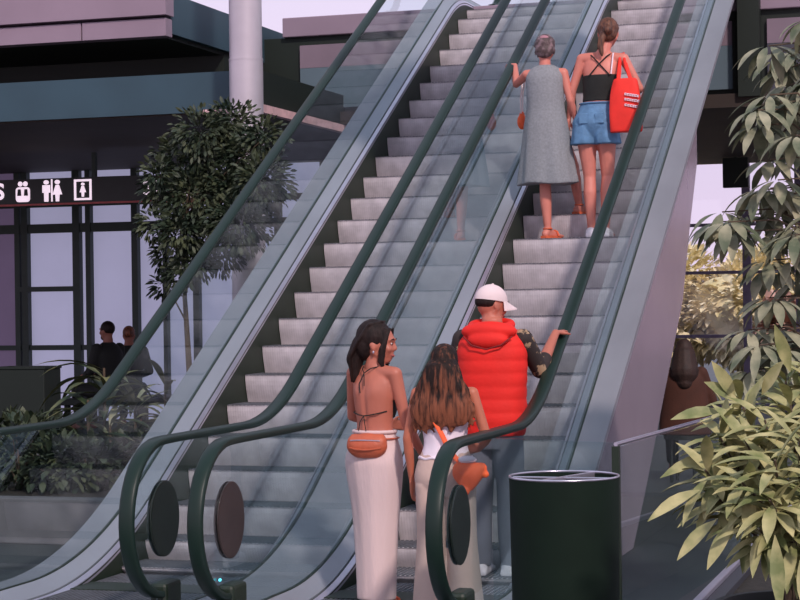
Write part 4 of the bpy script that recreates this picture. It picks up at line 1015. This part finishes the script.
# right: glass guard, planter box, rail, bin
gd = thing('glass_guard', 'low clear glass guard panel between the right escalator newel and the metal top rail', 'guard', (1.03,.64,0))
obj('glass_panel', MB().prism([(.70,.80),(1.385,.545),(1.388,.555),(.703,.812)], 'z', .06, 1.0), M['glassc'], gd)
obj('floor_channel', MB().prism([(.70,.785),(1.385,.53),(1.39,.57),(.705,.825)], 'z', 0, .07), M['skirt'], gd)
gd = thing('railed_glass_guard', 'glass guard with a thin bright metal top rail running back beside the right planter', 'guard', (1.5,1.9,0))
q0, q1 = V((1.42,.45,0)), V((1.66,3.6,0)); dq = (q1-q0).normalized(); sq = V((dq.y,-dq.x,0))*.006
obj('glass_panel', MB().prism([tuple((q0-sq)[:2]),tuple((q1-sq)[:2]),tuple((q1+sq)[:2]),tuple((q0+sq)[:2])], 'z', .06, .985), M['glassc'], gd)
obj('top_rail', MB().tube([q0+V((0,0,1)), q0*.5+q1*.5+V((0,0,1)), q1+V((0,0,1))], .011, 10), M['trim'], gd, True)
for t_ in (0, 1): 
    p_ = q0*(1-t_)+q1*t_; obj('post', MB().box((p_.x-.018,p_.y-.018,0),(p_.x+.018,p_.y+.018,.99)), M['skirt'], gd)
pb = thing('planter_box', 'dark planter box with a metal coping at the lower right, holding the umbrella plant', 'planter', (2.7,1.5,0))
obj('casing', MB().box((1.97,-1.1,0),(2.05,4,.40)).box((2.05,-1.1,0),(3.6,-1.02,.40)).box((3.52,-1.02,0),(3.6,4,.40)).box((2.05,3.92,0),(3.52,4,.40)), M['kerbd'], pb)
obj('coping', MB().box((1.955,-1.11,.40),(1.99,4.01,.425)).box((1.99,-1.11,.40),(3.61,-1.075,.425)), M['trim'], pb, bevel=.004)
obj('soil', MB().box((2.05,-1.02,.0),(3.52,3.92,.37)), M['soil'], pb)
broad_shrub(); umbrella_tree()
bc = V((1.462,-.9,0))
bn = thing('litter_bin', 'large black round litter bin with a thin pale rim in the front centre right', 'bin', bc)
zb_ = .968
cyl = lambda prof: MB().rings([[(bc.x+r*math.cos(a), bc.y+r*math.sin(a), z) for a in [2*PI*k/64 for k in range(64)]] for r, z in prof])
obj('drum', cyl(((.218,.0),(.220,.02),(.231,.955),(.231,.962),(.222,.962),(.215,.80),(.05,.55))), M['bin'], bn, True)
obj('rim', MB().tube([(bc.x+.229*math.cos(a), bc.y+.229*math.sin(a), zb_) for a in [2*PI*k/64 for k in range(65)]], .005, 8), M['trim'], bn, True)
obj('divider', MB().prism([(bc.x-.07,bc.y-.215),(bc.x-.045,bc.y-.22),(bc.x+.09,bc.y+.205),(bc.x+.065,bc.y+.215)], 'z', .935, .968), M['trim'], bn)
obj('lid_edge', MB().tube([(bc.x-.215,bc.y-.02,.962),(bc.x,bc.y-.03,.962),(bc.x+.215,bc.y-.02,.962)], .005, 6), M['trim'], bn, True)

woman_bareback(); woman_camisole(); man_vest(); woman_dress(); woman_shorts(); tote()

# added unseen panel high above the left escalator: shades the middle steps from the sun
struct('shade_panel', MB().box((-.75,4.57,5.9),(1.15,7.55,6.0)), M['column']).name = 'trim_50'
# ------------------------------------------------------------------ light
w = bpy.data.worlds.new('world'); bpy.context.scene.world = w; w.use_nodes = True; nt = w.node_tree; N = nt.nodes; L = nt.links
bg = N['Background']; tc = N.new('ShaderNodeTexCoord'); sx = N.new('ShaderNodeSeparateXYZ'); cr = N.new('ShaderNodeValToRGB')
L.new(tc.outputs['Generated'], sx.inputs[0]); L.new(sx.outputs['Z'], cr.inputs['Fac']); L.new(cr.outputs['Color'], bg.inputs['Color'])
e = cr.color_ramp.elements; e[0].position = 0; e[0].color = rgb(240,214,236); e[1].position = 1; e[1].color = rgb(160,178,198)
k_ = e.new(.22); k_.color = rgb(214,208,234)
bg.inputs['Strength'].default_value = 1.0
su = bpy.data.objects.new('sun', bpy.data.lights.new('sun', 'SUN')); C.objects.link(su)
su.data.energy = 2.3; su.data.angle = math.radians(4); su.data.color = (1,.84,.80)
su.rotation_euler = V((-.55,.75,-.75)).to_track_quat('-Z','Y').to_euler()
sc = bpy.context.scene; sc.view_settings.view_transform = 'Standard'; sc.view_settings.look = 'None'; sc.view_settings.gamma = 1; sc.view_settings.exposure = .2
sc.view_settings.use_curve_mapping = False
